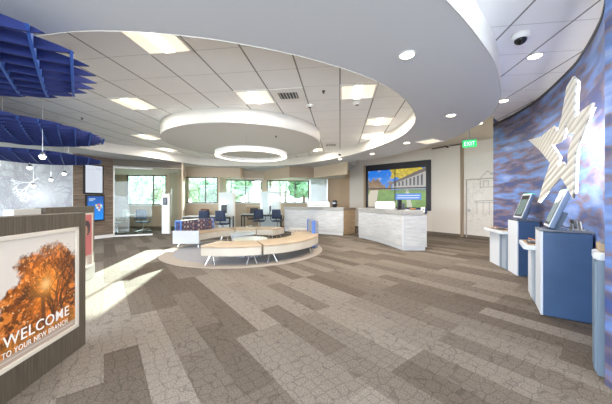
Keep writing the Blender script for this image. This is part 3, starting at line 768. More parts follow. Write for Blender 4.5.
# ------------------------------------------------------------------ welcome panels
WP = MATS.setdefault('white letters', mat('white letters', (.88, .87, .85), .5))
Adir = Vector((-.107, 1)).normalized()
A1 = Vector((-2.11, 2.51)); Ln = 1.25; A0 = A1 - Adir * Ln
angA = math.atan2(Adir.y, Adir.x)
pa = thing('display_panel', 'dark wood display panel holding the orange tree welcome poster', 'display panel', (A0.x, A0.y, 0), angA)
MB().prism([(0, 0), (Ln, 0), (Ln - .03, .12), (0, .12)], 0, 1.262).build('body', M_panelwood, pa, bevel=.004)
x0, x1 = Ln - .11 - .82, Ln - .11; za, zb = .222, 1.133
fm = MB(); f = .032
fm.box((x0 + x1) / 2, -.008, za + f / 2, x1 - x0, .022, f).box((x0 + x1) / 2, -.008, zb - f / 2, x1 - x0, .022, f).box(x0 + f / 2, -.008, (za + zb) / 2, f, .022, zb - za).box(x1 - f / 2, -.008, (za + zb) / 2, f, .022, zb - za)
fm.build('poster_frame', mat('frame cream', (.66, .60, .52), .4), pa, bevel=.003)
def welcome():
    h, w_ = 200, 176; Y, X = np.mgrid[0:h, 0:w_].astype(float)
    sky = np.array([.72, .66, .60]); cv = np.ones((h, w_, 3)) * sky
    cx, cy = 106., 108.
    n1 = vnoise(h, w_, 26, 26, 5, 21); n2 = vnoise(h, w_, 7, 7, 4, 22)
    crown = ((X - 118) / 92.) ** 2 + ((Y - 78) / 112.) ** 2 + (n1 - .5) * 1.1
    crown = np.where(X < 60, crown - .25 * np.clip((120 - Y) / 60, 0, 1), crown)
    inside = np.clip((1.0 - crown) * 6, 0, 1)
    d = np.hypot(X - cx, Y - cy)
    fol = np.array([.075, .022, .007])[None, None] + (np.clip((n2 - .46) * 6, 0, 1) ** 1.3)[..., None] * np.array([.62, .19, .025])
    fol = fol * (1 - np.exp(-(d / 60) ** 2)[..., None] * .3) + np.exp(-(d / 48) ** 2)[..., None] * np.array([.85, .22, .02])
    fade = np.clip((Y - 150) / 40., 0, 1)[..., None]
    fol = fol * (1 - fade * .55) + np.array([.30, .20, .15]) * fade * .55
    cv = cv * (1 - inside[..., None]) + fol * inside[..., None]
    rs = np.random.RandomState(4)
    for k in range(900):
        x, y = rs.uniform(0, w_), rs.uniform(20, h)
        if inside[int(y) % h, int(x) % w_] > .1:
            c = [(.85, .42, .12), (.10, .03, .01), (.95, .72, .45), (.35, .10, .02)][rs.choice(4, p=[.25, .42, .10, .23])]
            stroke(cv, x, y, x + rs.uniform(-2, 2), y + rs.uniform(-2, 2), rs.uniform(.8, 2.2), c, .75)
    for k in range(8): branch(cv, rs.uniform(110, 165), rs.uniform(20, 60), rs.uniform(.8, 2.3), 26, 4, (.07, .025, .012), 7, rs, .55, .85)
    stroke(cv, 104, 10, 100, 92, 8, (.09, .03, .015), .9)
    g = np.exp(-(d / 9) ** 2)[..., None]; cv = cv * (1 - g) + np.array([1, .85, .45]) * g
    g = np.exp(-(d / 24) ** 2)[..., None] * .6; cv = cv * (1 - g) + np.array([1, .38, .05]) * g
    lowm = np.clip((44 - Y + (n1 - .5) * 30) / 14., 0, 1)[..., None]
    cv = cv * (1 - lowm * .6) + (np.array([.55, .20, .02]) * (.6 + n2[..., None] * .8)) * lowm * .6
    cv[:13] = np.array([.42, .33, .27])
    for x in range(14, 168, 3): stroke(cv, x, 7, x + 1.6, 7, 1.4, (.75, .68, .6), .8)
    return np.clip(cv, 0, 1)
picture('poster', (x0 + f, -.006, za + f), (x1 - x0 - 2 * f, 0, 0), (0, 0, zb - za - 2 * f), welcome(), attr_mat('poster print', .35), pa)
def xA(Y): return (Y - A0.y) / Adir.y
Rx = Matrix.Rotation(PI / 2, 4, 'X')
Wl = mat('poster white', (.92, .90, .87), .5)
text('WELCOME', .115, Wl, 'headline', pa, Matrix.Translation((xA(1.742), -.010, .378)) @ Rx, .001, width=.555, off=.0005)
text('TO YOUR NEW BRANCH', .056, Wl, 'subtitle', pa, Matrix.Translation((xA(1.735), -.010, .312)) @ Rx, .001, width=.545)
# second panel
B1p = Vector((-3.81, 4.72)); Bd = Vector((-.28, 1)).normalized(); B0p = B1p - Bd * 1.28
pb = thing('display_panel', 'dark wood display panel with the pink portrait poster behind the welcome panel', 'display panel', (B0p.x, B0p.y, 0), math.atan2(Bd.y, Bd.x))
MB().box(.64, .06, .645, 1.28, .12, 1.27).build('body', M_panelwood, pb, bevel=.004)
MB().box(.64, .06, .14, 1.285, .125, .26).build('plinth', mat('grey plinth', (.34, .32, .30), .6), pb)
fm = MB(); x0, x1, za, zb = .3, 1.18, .25, 1.15
fm.box((x0 + x1) / 2, -.008, za, x1 - x0, .02, .03).box((x0 + x1) / 2, -.008, zb, x1 - x0, .02, .03).box(x0, -.008, (za + zb) / 2, .03, .02, .93).box(x1, -.008, (za + zb) / 2, .03, .02, .93)
fm.build('poster_frame', MATS['frame cream'], pb)
cv = np.ones((60, 50, 3)) * np.array([.50, .13, .13]); cv *= (.8 + .4 * vnoise(60, 50, 14, 14, 3, 8))[..., None]
Y_, X_ = np.mgrid[0:60, 0:50]
cv[((X_ - 40) / 7.) ** 2 + ((Y_ - 44) / 9.) ** 2 < 1] = (.06, .03, .03); cv[((X_ - 38) / 4.) ** 2 + ((Y_ - 41) / 6.) ** 2 < 1] = (.45, .24, .17)
cv[:12] = (.5, .42, .38)
picture('poster', (x0 + .015, -.006, za + .015), (x1 - x0 - .03, 0, 0), (0, 0, zb - za - .03), cv, attr_mat('poster print', .35), pb)
Cc = Vector((-3.45, 3.42)); 
pc_ = thing('display_panel', 'pale grey display panel edge seen between the two dark panels', 'display panel', (-3.36, 3.02, 0), math.atan2(.42, -.10))
MB().box(.2, .05, .64, .42, .1, 1.265).build('body', mat('pale grey panel', (.48, .48, .47), .6), pc_, bevel=.004)
MB().box(.2, .05, .05, .43, .11, .1).build('plinth', MATS['grey plinth'], pc_)

# ------------------------------------------------------------------ round rug and lounge
RC = Vector((-1.72, 7.48))
rug = thing('round_rug', 'large round beige and blue grey rug under the lounge ring', 'rug', (RC.x, RC.y, 0))
MB().lathe([(2.18, 0), (2.18, .012), (0.01, .013)], n=96).build('border', M_rug, rug)
MB().lathe([(1.85, .013), (1.85, .0155), (0.01, .016)], n=96).build('inner_field', M_rug2, rug)
def legpair(r0, r1, a):
    m = MB(); ux, uy = math.cos(a), math.sin(a); tx_, ty_ = -uy, ux
    for s_ in (1, -1):
        pt = lambda r, w_, z: (ux * r + tx_ * w_ * s_, uy * r + ty_ * w_ * s_, z)
        m.tube([pt(r1 - .10, .03, .225), pt(r1 - .02, .11, .015), ], .013, 8)
        m.tube([pt(r0 + .10, .03, .225), pt(r0 + .02, .11, .015)], .013, 8)
        m.tube([pt(r1 - .10, .03, .222), pt(r0 + .10, .03, .222)], .010, 6)
    return m
def bench(a0, a1, label, backrest=None, endcap=None, r0=1.36, r1=2.06):
    t = thing('curved_bench', label, 'bench', (RC.x, RC.y, 0.016), 0, 'lounge ring of curved benches')
    g = .006; a0r, a1r = math.radians(a0) + g, math.radians(a1) - g
    MB().sector(r0, r1, a0r, a1r, .205, .375, 28).build('base', M_creamseat, t, bevel=.012)
    MB().sector(r0 - .004, r1 + .004, a0r, a1r, .378, .425, 28).build('seat', M_tanseat, t, bevel=.014)
    for q in (a0r + .10, (a0r + a1r) / 2 if a1 - a0 > 70 else None, a1r - .10):
        if q is not None: legpair(r0, r1, q).build('leg', M_chrome, t)
    if backrest:
        b0, b1, z0 = backrest
        o = MB().sector(r1 - .16, r1 + .02, math.radians(b0), math.radians(b1), z0, .78, 20).build('backrest', backmat, t, bevel=.03)
        e = .028
        MB().sector(r1 - .17, r1 + (.03 if b0 > 90 else -.07), math.radians(b0) - (e if b0 < 90 else 0), math.radians(b0) + (0 if b0 < 90 else e), z0, .79, 2).build('backrest_end', M_blueseat, t, bevel=.02)
        MB().sector(r1 - .17, r1 + .03, math.radians(b1) - (e if b0 > 90 else 0), math.radians(b1) + (0 if b0 > 90 else e), z0, .79, 2).build('backrest_end', M_blueseat, t, bevel=.02)
    if endcap is not None:
        a_ = math.radians(endcap); MB().sector(r0 - .02, r1 + .03, a_, a_ + .035, .13, .50, 2).build('end_panel', M_greyend, t, bevel=.006)
    return t
def pattern_mat():
    m, nt, b, L = nodes('diamond fabric')
    tc = nt.nodes.new('ShaderNodeTexCoord'); ck = nt.nodes.new('ShaderNodeTexVoronoi'); ck.inputs['Scale'].default_value = 7; ck.inputs['Randomness'].default_value = .15
    L.new(tc.outputs['Object'], ck.inputs['Vector'])
    r = nt.nodes.new('ShaderNodeValToRGB'); cr = r.color_ramp; cr.interpolation = 'CONSTANT'
    cr.elements[0].position = 0; cr.elements[0].color = (.45, .36, .34, 1); cr.elements[1].position = .68; cr.elements[1].color = (.22, .23, .32, 1)
    e = cr.elements.new(.3); e.color = (.05, .055, .11, 1); e = cr.elements.new(.55); e.color = (.20, .09, .06, 1)
    L.new(ck.outputs['Distance'], r.inputs[0]); L.new(r.outputs[0], b.inputs['Base Color']); b.inputs['Roughness'].default_value = .8
    return m
backmat = pattern_mat()
bench(118, 178, 'curved tan bench with navy patterned backrest and grey end panel', (136, 177, .30), 178)
backmat = mat('grey blue weave', (.30, .30, .32), .8, vary=.35, bscale=40)
bench(88.5, 117.5, 'curved tan bench at the back of the ring left of the far joint')
bench(62, 88, 'curved tan bench at the back of the ring, right of the far joint')
bench(-67, 22, 'curved tan bench at front right with upright blue backrest at its end', (2, 21, .02))
bench(-104, -67.5, 'curved tan bench at the front left of the lounge ring')
# tables
def rtable(x, y, z, r, label, mtop, body):
    t = thing('coffee_table', label, 'table', (x, y, .016), 0)
    MB().lathe([(.001, z - .03), (r - .01, z - .03), (r, z - .015), (r - .004, z), (.001, z)], n=48).build('tabletop', mtop, t)
    if body: MB().lathe([(r * .86, 0), (r * .9, z - .032), (.01, z - .032)], n=40).build('body', mat('silver drum', (.42, .44, .48), .35, .4), t, smooth=False)
    else:
        MB().tube([(0, 0, .02), (0, 0, z - .03)], .03, 12).build('column', M_chrome, t); MB().lathe([(r * .6, 0), (r * .6, .01), (.03, .025), (.001, .025)], n=32).build('foot', M_chrome, t)
    return t
mtw = mat('pale table top', (.55, .53, .50), .3)
rtable(-1.41, 6.62, .405, .44, 'larger low round table with pale top inside the lounge ring', mtw, True)
rtable(-1.86, 7.72, .40, .36, 'smaller grey round table behind the larger one inside the ring', mat('grey table top', (.45, .47, .51), .3), True)
st_ = thing('side_table', 'low white topped table on crossed chrome legs behind the ring', 'table', (-.30, 8.95, .016), .2)
MB().prism([(-.36, -.26), (.30, -.30), (.38, .22), (-.2, .30)], .385, .41).build('tabletop', mtw, st_, bevel=.01)
MB().prism([(-.36, -.26), (.30, -.30), (.38, .22), (-.2, .30)], .372, .384).build('edge_band', mat('coral edge', (.6, .3, .2), .5), st_)
for s_ in (-1, 1):
    MB().tube([(s_ * .25, -.2, .01), (-s_ * .1, .0, .37)], .011).build('leg', M_chrome, st_); MB().tube([(s_ * .22, .2, .01), (-s_ * .1, .02, .37)], .011).build('leg', M_chrome, st_)

# ------------------------------------------------------------------ teller counters
def counter(name, pts, label, retmat, zt=1.11, first_white=True):
    t = thing(name, label, 'counter', (pts[0][0], pts[0][1], 0))
    o = Vector(pts[0][:2]); P_ = [Vector(p[:2]) - o for p in pts]
    return t, P_
Lc, Cc, Rc = at(358.5, 237.5), at(402.8, 250.8), at(426.8, 250.8)
t, P_ = counter('teller_counter', [Lc, Cc, Rc], 'right whitewashed teller counter with curved front and grey ledge, below the video screens', M_counter)
Lc, Cc, Rc = P_; mid = (Lc + Cc) / 2 + Vector((.10, .03))
front = smooth_open([Lc, Lc + (Cc - Lc) * .25 + Vector((.07, .03)), mid, Lc + (Cc - Lc) * .78 + Vector((.06, .02)), Cc], 4)
MB().prism(front + [Rc, Rc + Vector((-.02, .62)), (.62 + .6, .9 - 2.0 + .0), (.75, .3), (Lc.x + .5, Lc.y + .2)], .1, .98).build('front_panel', M_counter, t)
MB().prism([(p[0] + .02, p[1] + .04) for p in front] + [Rc + Vector((-.03, .03)), Rc + Vector((-.03, .5)), (1.2, -1.1), (.7, .2)], 0, .1).build('plinth', mat('white kick', (.72, .74, .76), .4), t)
MB().prism([(p[0] - .015, p[1] - .01) for p in front] + [Rc + Vector((-.10, -.01)), Rc + Vector((-.12, .32)), (1.05, -1.0), (.6, .05), (Lc.x + .40, Lc.y + .05)], .985, 1.12).build('ledge', M_ledge, t, bevel=.004)
MB().box(Cc.x + .005, Cc.y - .003, .54, .03, .02, .88, -.2).build('corner_trim', MATS['white kick'], t)
MB().prism([Rc + Vector((.005, .25)), Rc + Vector((.11, .5)), Rc + Vector((.12, 1.5)), Rc + Vector((-.35, 1.5)), Rc + Vector((-.30, .63)), Rc + Vector((.0, .63))], .02, 1.0).build('side_cabinet', M_oak, t)
MB().prism([Rc + Vector((.02, .2)), Rc + Vector((.16, .5)), Rc + Vector((.16, 1.55)), Rc + Vector((-.45, 1.55)), Rc + Vector((-.4, .2))], 1.0, 1.03).build('worktop', M_ledge, t)
Lc1, Rc1 = at(284.5, 231.2), at(343.4, 235.7); Sc1 = at(355, 234)
t2, P_ = counter('teller_counter', [Lc1, Rc1, Sc1], 'left whitewashed teller counter with natural oak side, behind the lounge ring', M_counter)
L1, R1, S1 = P_
MB().prism([L1, R1, R1 + Vector((.12, .55)), L1 + Vector((.1, .55))], .1, .98).build('front_panel', M_counter, t2)
MB().prism([L1 + Vector((.02, .02)), R1 + Vector((-.02, .02)), R1 + Vector((.08, .5)), L1 + Vector((.1, .5))], 0, .1).build('plinth', MATS['white kick'], t2)
MB().prism([L1 + Vector((-.02, -.02)), R1 + Vector((.0, -.02)), R1 + Vector((.12, .45)), L1 + Vector((.0, .5))], .985, 1.115).build('ledge', M_ledge, t2, bevel=.004)
MB().prism([R1 + Vector((.01, .02)), S1, S1 + Vector((-.3, .45)), R1 + Vector((.13, .56))], .03, .99).build('side_cabinet', M_oak, t2)
MB().prism([R1 + Vector((.0, .0)), S1 + Vector((.03, 0)), S1 + Vector((-.3, .45)), R1 + Vector((.1, .5))], .99, 1.09).build('worktop', mat('dark oak top', (.22, .16, .11), .4), t2)
q = at(287, 231.6); o = MB().box(Lc1.x + .13, Lc1.y - .075, .76, .09, .01, .22, math.atan2(R1.y, R1.x)).build('counter_sign', mat('sign blue', (.05, .22, .65), .4)); tag(o, 'small blue sign on the left end of the left teller counter', 'sign')
def putbox(px0, px1, y0, Y, ztop0, name, label, cat, m, d=.25, parts=None, rz=0):
    a_, b_ = dep(px0, Y), dep(px1, Y); w_ = b_.x - a_.x; z1 = zof(y0, Y)
    t = thing(name, label, cat, ((a_.x + b_.x) / 2, Y + d / 2, ztop0), rz); hh = z1 - ztop0
    parts(t, w_, d, hh) if parts else None
    return t
def printer(t, w_, d, hh):
    MB().box(0, 0, hh * .42, w_, d, hh * .84).build('body', mat('white plastic', (.86, .87, .88), .35), t, bevel=.02)
    MB().box(0, .02, hh * .92, w_ * .9, d * .8, hh * .15).build('lid', MATS['white plastic'], t, bevel=.008)
    MB().box(0, -d / 2 - .001, hh * .3, w_ * .6, .006, .012).build('paper_slot', M_black, t)
putbox(307.5, 330, 201.3, 10.75, 1.115, 'printer', 'long white machine on top of the left teller counter', 'printer', None, .3, printer, .1)
putbox(377, 395.5, 201.3, 8.25, 1.12, 'printer', 'long white machine on top of the right teller counter', 'printer', None, .25, printer, -.7)
def terminal(t, w_, d, hh):
    MB().box(0, 0, .015, w_, d, .03).build('foot', M_black, t, bevel=.004)
    MB().box(-w_ * .15, .02, hh * .55, w_ * .55, .05, hh * .9).build('screen', M_black, t, bevel=.006)
    MB().box(w_ * .3, 0, hh * .35, w_ * .4, .08, hh * .6).build('handset', mat('dark grey plastic', (.07, .08, .09), .4), t, bevel=.01)
putbox(398, 405.5, 199.8, 7.45, 1.12, 'desk_terminal', 'black desk terminal standing on the right teller counter', 'terminal', None, .14, terminal)
def jar(t, w_, d, hh):
    MB().lathe([(w_ * .4, 0), (w_ * .5, hh * .3), (w_ * .48, hh * .8), (w_ * .3, hh), (.001, hh)], n=24).build('body', M_black, t, smooth=True)
    MB().lathe([(w_ * .52, hh * .55), (w_ * .52, hh * .62)], n=24).build('band', M_steel, t)
putbox(332.3, 337.5, 200, 10.5, 1.115, 'round_canister', 'round black canister at the right end of left teller counter', 'canister', None, .2, jar)
def tray(t, w_, d, hh):
    MB().box(0, 0, .01, w_, d, .02).build('tray', mat('dark tray', (.08, .05, .03), .5), t); MB().box(0, 0, .03, w_ * .8, d * .7, .02).build('cards', M_orange, t)
putbox(411, 416.5, 209, 7.35, 1.12, 'card_tray', 'small tray of orange cards on the right counter ledge', 'tray', None, .1, tray)
def phone(t, w_, d, hh):
    MB().box(0, 0, hh / 2, w_, .06, hh).build('body', MATS['white plastic'], t, bevel=.006); MB().box(0, -.032, hh * .6, w_ * .4, .006, hh * .25).build('display', M_black, t)
putbox(421.8, 425.2, 207.2, 7.7, 1.031, 'card_reader', 'small white card reader on the right end of right counter', 'card reader', None, .08, phone)

# ------------------------------------------------------------------ video wall (2 x 2 screens in a dark recess frame)
Va, Vb = W0, W1; dV = (Vb - Va).normalized(); nV = Vector((dV.y, -dV.x)); angV = math.atan2(dV.y, dV.x)
def tv(px): 
    r = (px - 306) / F; a_ = Va + nV * .06; return (r * a_.y - a_.x) / (dV.x - r * dV.y)
f0, f1 = tv(365.8), tv(430.8); s0, s1 = tv(367.9), tv(426.6)
vf = thing('video_wall_frame', 'dark frame recess around the four screens on beige wall', 'frame', (Va.x, Va.y, 0), angV)
zt, zb_ = 3.10, .96; zs1, zs0 = 2.83, 1.07
MB().box((f0 + f1) / 2, -.03, (zt + zs1) / 2 , f1 - f0, .06, zt - zs1).box((f0 + f1) / 2, -.03, (zb_ + zs0) / 2, f1 - f0, .06, zs0 - zb_).box((f0 + s0) / 2, -.03, (zs0 + zs1) / 2, s0 - f0, .06, zs1 - zs0).box((f1 + s1) / 2, -.03, (zs0 + zs1) / 2, f1 - s1, .06, zs1 - zs0).build('surround', mat('navy charcoal', (.022, .022, .032), .5), vf)
MB().box(f0 - .05, -.05, (zt + zb_) / 2, .1, .1, zt - zb_ + .04).build('side_reveal', M_tan, vf)
MB().box((s0 + s1) / 2 + .3, -.05, .95, s1 - s0 - .6, .06, .22).build('lower_panel', mat('deep blue panel', (.02, .05, .2), .4), vf)
def scene_cv():
    h, w_ = 110, 164; Y, X = np.mgrid[0:h, 0:w_].astype(float); cv = np.zeros((h, w_, 3))
    u, v = X / w_, Y / h; n = vnoise(h, w_, 12, 12, 4, 31); n2 = vnoise(h, w_, 5, 5, 3, 32)
    cv[:] = np.array([.03, .26, .78]); cv += (v[..., None] - .5) * np.array([-.02, -.12, .05])
    cl = np.clip((n - .62) * 5, 0, 1)[..., None]; cv = cv * (1 - cl * .6) + .7 * cl * .6
    tree = (v < .62 + .14 * np.sin(u * 14) * .4 + (n - .5) * .4) & (u < .44)
    cv[tree] = (np.array([.20, .12, .06]) * (.5 + 1.6 * n2[..., None]))[tree]
    yt = ((u - .72) / .30) ** 2 + ((v - .90) / .20) ** 2 < 1 + (n - .5) * 1.4
    cv[yt] = (np.array([.62, .48, .05]) * (.4 + 1.2 * n2[..., None]))[yt]
    house = (u > .46) & (v > .48) & (v < .62 + (u - .46) * .55)
    cv[house] = (.46, .44, .42); roof = (u > .44) & (v >= .60 + (u - .46) * .55) & (v < .66 + (u - .46) * .62); cv[roof] = (.16, .13, .12)
    for k in range(8):
        x = .5 + k * .062; m_ = (np.abs(u - x) < .015) & (v > .54) & (v < .60 + (u - .46) * .45); cv[m_] = (.09, .09, .11)
    lawn = v < .47 + (n - .5) * .05; cv[lawn] = (np.array([.16, .30, .035]) * (.6 + .9 * n[..., None]))[lawn]
    path = (v < .47) & (np.abs(u - (.02 + .22 * v)) < .12 * (1.1 - v)); cv[path] = (.62, .55, .42)
    pth2 = (v < .47) & (np.abs(u - (.74 - .1 * v)) < .02 + .05 * (.5 - v)); cv[pth2] = (.55, .55, .42)
    # shadowed street at upper part of lawn
    sh = (v < .50) & (v > .40) & (u > .5); cv[sh] = cv[sh] * .6 + np.array([.15, .15, .15]) * .4
    rect(cv, .50 * w_, .20 * h, .93 * w_, .37 * h, (.03, .22, .75))
    rs = np.random.RandomState(3)
    for yl, a_, b_ in ((.31, .54, .90), (.25, .53, .89)):
        x = a_ * w_
        while x < b_ * w_: 
            L = rs.uniform(2, 6); stroke(cv, x, yl * h, min(x + L, b_ * w_), yl * h, 2.6, (.85, .9, 1), .85); x += L + 2.2
    return np.clip(cv, 0, 1)
vcv = scene_cv(); hh_, ww_ = vcv.shape[0] // 2, vcv.shape[1] // 2
names = {(0, 0): 'bottom left', (1, 0): 'bottom right', (0, 1): 'top left', (1, 1): 'top right'}
sw, sh = (s1 - s0) / 2, (zs1 - zs0) / 2
desc = {(0, 0): 'showing lawn and path', (1, 0): 'showing lawn and blue caption', (0, 1): 'showing blue sky and trees', (1, 1): 'showing a house and yellow tree'}
for (i, j), nm in names.items():
    pt = Va + dV * (s0 + i * sw)
    t = thing('wall_screen', '%s screen of the video wall %s' % (nm, desc[(i, j)]), 'screen', (pt.x, pt.y, zs0 + j * sh), angV, 'video wall screens')
    MB().box(sw / 2, -.045, sh / 2, sw - .004, .05, sh - .004).build('bezel', M_black, t)
    g = .022
    picture('display', (g, -.0715, g), (sw - 2 * g, 0, 0), (0, 0, sh - 2 * g), vcv[j * hh_:(j + 1) * hh_, i * ww_:(i + 1) * ww_], attr_mat('screen picture', .25, .2), t)

# ------------------------------------------------------------------ kiosks on the blue wall
def kiosk(N_, wdir, W_, D_, label, zt=1.03):
    wv = Vector(wdir).normalized(); back_ = Vector((wv.y, -wv.x))       # toward the wall
    t = thing('kiosk', label, 'kiosk', (N_[0], N_[1], 0), math.atan2(wv.y, wv.x), 'wall kiosks')
    # local: x along wall, -y toward the wall, +y to the room
    MB().box(W_ / 2, -.012, (zt - .03) / 2 + .01, W_, .024, zt - .03).build('front_panel', M_klight, t, bevel=.004)
    MB().box(W_ / 2, -.025 - (D_ - .03) / 2, zt / 2 - .01, W_ - .01, D_ - .03, zt - .04).build('cabinet', M_kblue, t, bevel=.003)
    MB().box(W_ / 2, -D_ / 2, zt - .012, W_ + .01, D_ + .01, .024).build('top', M_ktop, t, bevel=.004)
    M_ = Matrix.Translation((W_ / 2, -.10, zt + .01)) @ Matrix.Rotation(math.radians(20), 4, 'X')
    sc = MB().box(0, 0, .245, .34, .05, .47, M=M_).build('screen_housing', mat('kiosk slate', (.16, .22, .33), .3, .3), t, bevel=.006)
    MB().box(0, .027, .245, .335, .008, .465, M=M_).build('rim', M_klight, sc)
    MB().box(0, .031, .245, .29, .006, .41, M=M_).build('bezel', M_black, sc)
    MB().box(0, .035, .22, .25, .003, .30, M=M_).build('display', mat('kiosk display', (.02, .02, .02), .2, emit=(.30, .42, .40), es=.15), sc)
    MB().box(0, 0, .484, .30, .052, .012, M=M_).build('status_light', mat('green glow', (.1, .7, .4), .3, emit=(.1, .9, .5), es=.3), sc)
    MB().box(0, -.06, .12, .10, .07, .22, M=M_).build('stand', M_kgrey, t)
    MB().tube([(W_ * .5, -.16, zt + .08), (W_ * .6, -.26, zt + .02), (W_ * .4, -D_ + .04, zt + .02)], .006).build('cable', M_black, t)
    m = MB(); m.sector(.018, .028, 0, 2 * PI * .999, 0, .004, 20)
    o = m.build('emblem', M_kblue, t); o.rotation_euler = (-PI / 2, 0, 0); o.location = (W_ * .75, -.004, zt - .11)
    return t
kiosk((2.81, 3.14), (.57, .82), .41, .44, 'nearest tall blue kiosk with tilted touch screen, below the star')
kiosk((3.84, 4.77), (.31, .95), .39, .35, 'farther blue kiosk with tilted touch screen near the mural corner')
def ktable(N_, wdir, L_, D_, zt, label, over=.12, side=.06, grp='wall tables'):
    wv = Vector(wdir).normalized()
    t = thing('wall_table', label, 'table', (N_[0], N_[1], 0), math.atan2(wv.y, wv.x), grp)
    MB().box(L_ / 2, -D_ / 2, (zt - .06) / 2, L_, D_, zt - .06).build('pedestal', M_kgrey, t, bevel=.004)
    MB().box(L_ * .68, .004, (zt - .06) / 2, L_ * .58, .02, zt - .07).build('front_panel', M_klight, t)
    MB().box(L_ * .15, .004, (zt - .06) / 2, L_ * .2, .016, zt - .1).build('door', mat('grey blue door', (.36, .42, .50), .35), t)
    MB().prism([(-.01, over - .03), (.05, over), (L_ + side - .06, over), (L_ + side, over - .06), (L_ + side, -D_ - .02), (-.01, -D_ - .02)], zt - .06, zt).build('slab', M_klight, t, bevel=.008)
    MB().prism([(.02, over - .05), (L_ + side - .07, over - .03), (L_ + side - .03, -D_), (.02, -D_)], zt, zt + .006).build('wood_inlay', M_oak, t)
    return t
def gadget(t0, x, y, z, label):
    p = t0.matrix_world
    t0.rotation_euler.z; a_ = t0.rotation_euler.z
    wx = t0.location.x + x * math.cos(a_) - y * math.sin(a_); wy = t0.location.y + x * math.sin(a_) + y * math.cos(a_)
    t = thing('pen_tray', label, 'tray', (wx, wy, z), a_, 'pen trays on the wall tables')
    MB().box(0, 0, .006, .26, .18, .012).build('base', M_black, t, bevel=.003)
    MB().box(-.05, .0, .024, .12, .12, .024).build('scanner', mat('grey scanner', (.2, .2, .22), .35), t, bevel=.01)
    MB().tube([(.04, -.06, .018), (.11, .06, .05)], .006).build('pen', M_orange, t)
    MB().box(.07, 0, .018, .08, .12, .01).build('cards', M_paper, t)
    return t
k1 = ktable((3.06, 3.50), (.57, .82), .62, .26, .77, 'pale side table with grey pedestal attached beside the nearest kiosk')
k2 = ktable((3.975, 5.17), (.25, .97), .80, .24, .77, 'pale side table beside the farther kiosk, at the mural corner')
k3 = ktable((2.29, 2.06), (.70, .71), .26, .24, .965, 'tall narrow pale table cut by the right frame edge', .02, .01)
for o in k3.children:
    if o.name.startswith('front_panel') or o.name.startswith('door'): o.data.materials[0] = M_kgrey
gadget(k1, .30, -.03, .776, 'black scanner tray with pen on the table of the nearest kiosk')
gadget(k2, .42, -.03, .776, 'black scanner tray with pen on the table of the farther kiosk')
t = thing('brochure_box', 'tan and grey brochure box on the tall table at right edge', 'brochure box', (2.43, 2.10, .971), .8)
MB().box(0, 0, .03, .18, .13, .06).build('box', mat('tan box', (.45, .33, .2), .6), t, bevel=.006); MB().box(0, 0, .07, .14, .1, .02).build('brochures', mat('slate brochures', (.2, .22, .28), .6), t)
# brochure holder on nearest kiosk
bh = thing('brochure_holder', 'clear wire holder of folded leaflets on the nearest kiosk top', 'brochure holder', (3.145, 3.04, 1.032), math.atan2(.82, .57))
for k in range(3): 
    MB().box(0, -.03 + k * .03, .05 + .012 * k, .12, .008, .10, M=Matrix.Rotation(-.12, 4, 'X')).build('leaflet', [M_paper, M_steel, M_dark][k], bh)
MB().box(0, 0, .006, .14, .11, .012).build('base', M_steel, bh); MB().box(0, .045, .04, .14, .006, .07).build('front_plate', M_steel, bh)

# ------------------------------------------------------------------ star
Pa, Pb = hitwall(528.9, .14), hitwall(593.7, .14)
dS = (Pb - Pa).normalized(); angS = math.atan2(dS.y, dS.x)
def onstar(px, py):
    r = (px - 306) / F; t = (r * Pa.y - Pa.x) / (dS.x - r * dS.y); q = Pa + dS * t
    return (t, zof(py, q.y))
outl = [(573.9, 76.3), (577.0, 79.5), (576, 92), (575.2, 109.6), (576, 118.0), (584, 109.5), (593.7, 102.7), (590.5, 113), (587.3, 122), (582, 136.5), (576.2, 151.8),
        (575.0, 175), (573.9, 199.3), (568, 187.5), (561.6, 177.5), (549, 191), (537.8, 203.3), (544, 183), (550.7, 162.7), (540, 150), (528.9, 139.9), (541.8, 136.3), (554.7, 125.4), (557.6, 133.5), (562.6, 115.5), (567.5, 86.8)]
hole = [(567.0, 119.5), (568.6, 134), (575, 133.5), (568.8, 151.8), (568.2, 167.6), (563.6, 161.7), (557.2, 167.6), (559.6, 155.7), (551.7, 145.8), (561.5, 141.9), (564.6, 134)]
def inset(pts, d):
    n = len(pts); A = sum(pts[i][0] * pts[(i + 1) % n][1] - pts[(i + 1) % n][0] * pts[i][1] for i in range(n)); sg = 1 if A > 0 else -1; out = []
    for i in range(n):
        p, q, w_ = Vector(pts[i - 1]), Vector(pts[i]), Vector(pts[(i + 1) % n]); e1 = (q - p).normalized(); e2 = (w_ - q).normalized()
        n1 = Vector((-e1.y, e1.x)) * sg; n2 = Vector((-e2.y, e2.x)) * sg; m = (n1 + n2); k = max(.35, m.length_squared / 2)
        v = q + m * (d / k); out.append((v.x, v.y))
    return out
def starslab(name, o_, holes, y0, y1, m, parent, ins=0.0):
    pts = [onstar(*p) for p in o_]; hp_ = [[onstar(*p) for p in h_] for h_ in holes]
    if ins: pts = inset(pts, ins); hp_ = [inset(h_, -ins) for h_ in hp_]
    s_ = slab_with_hole(name, pts, hp_, y0, y1, m)
    s_.data.transform(Matrix.Rotation(PI / 2, 4, 'X')); s_.parent = parent; return s_
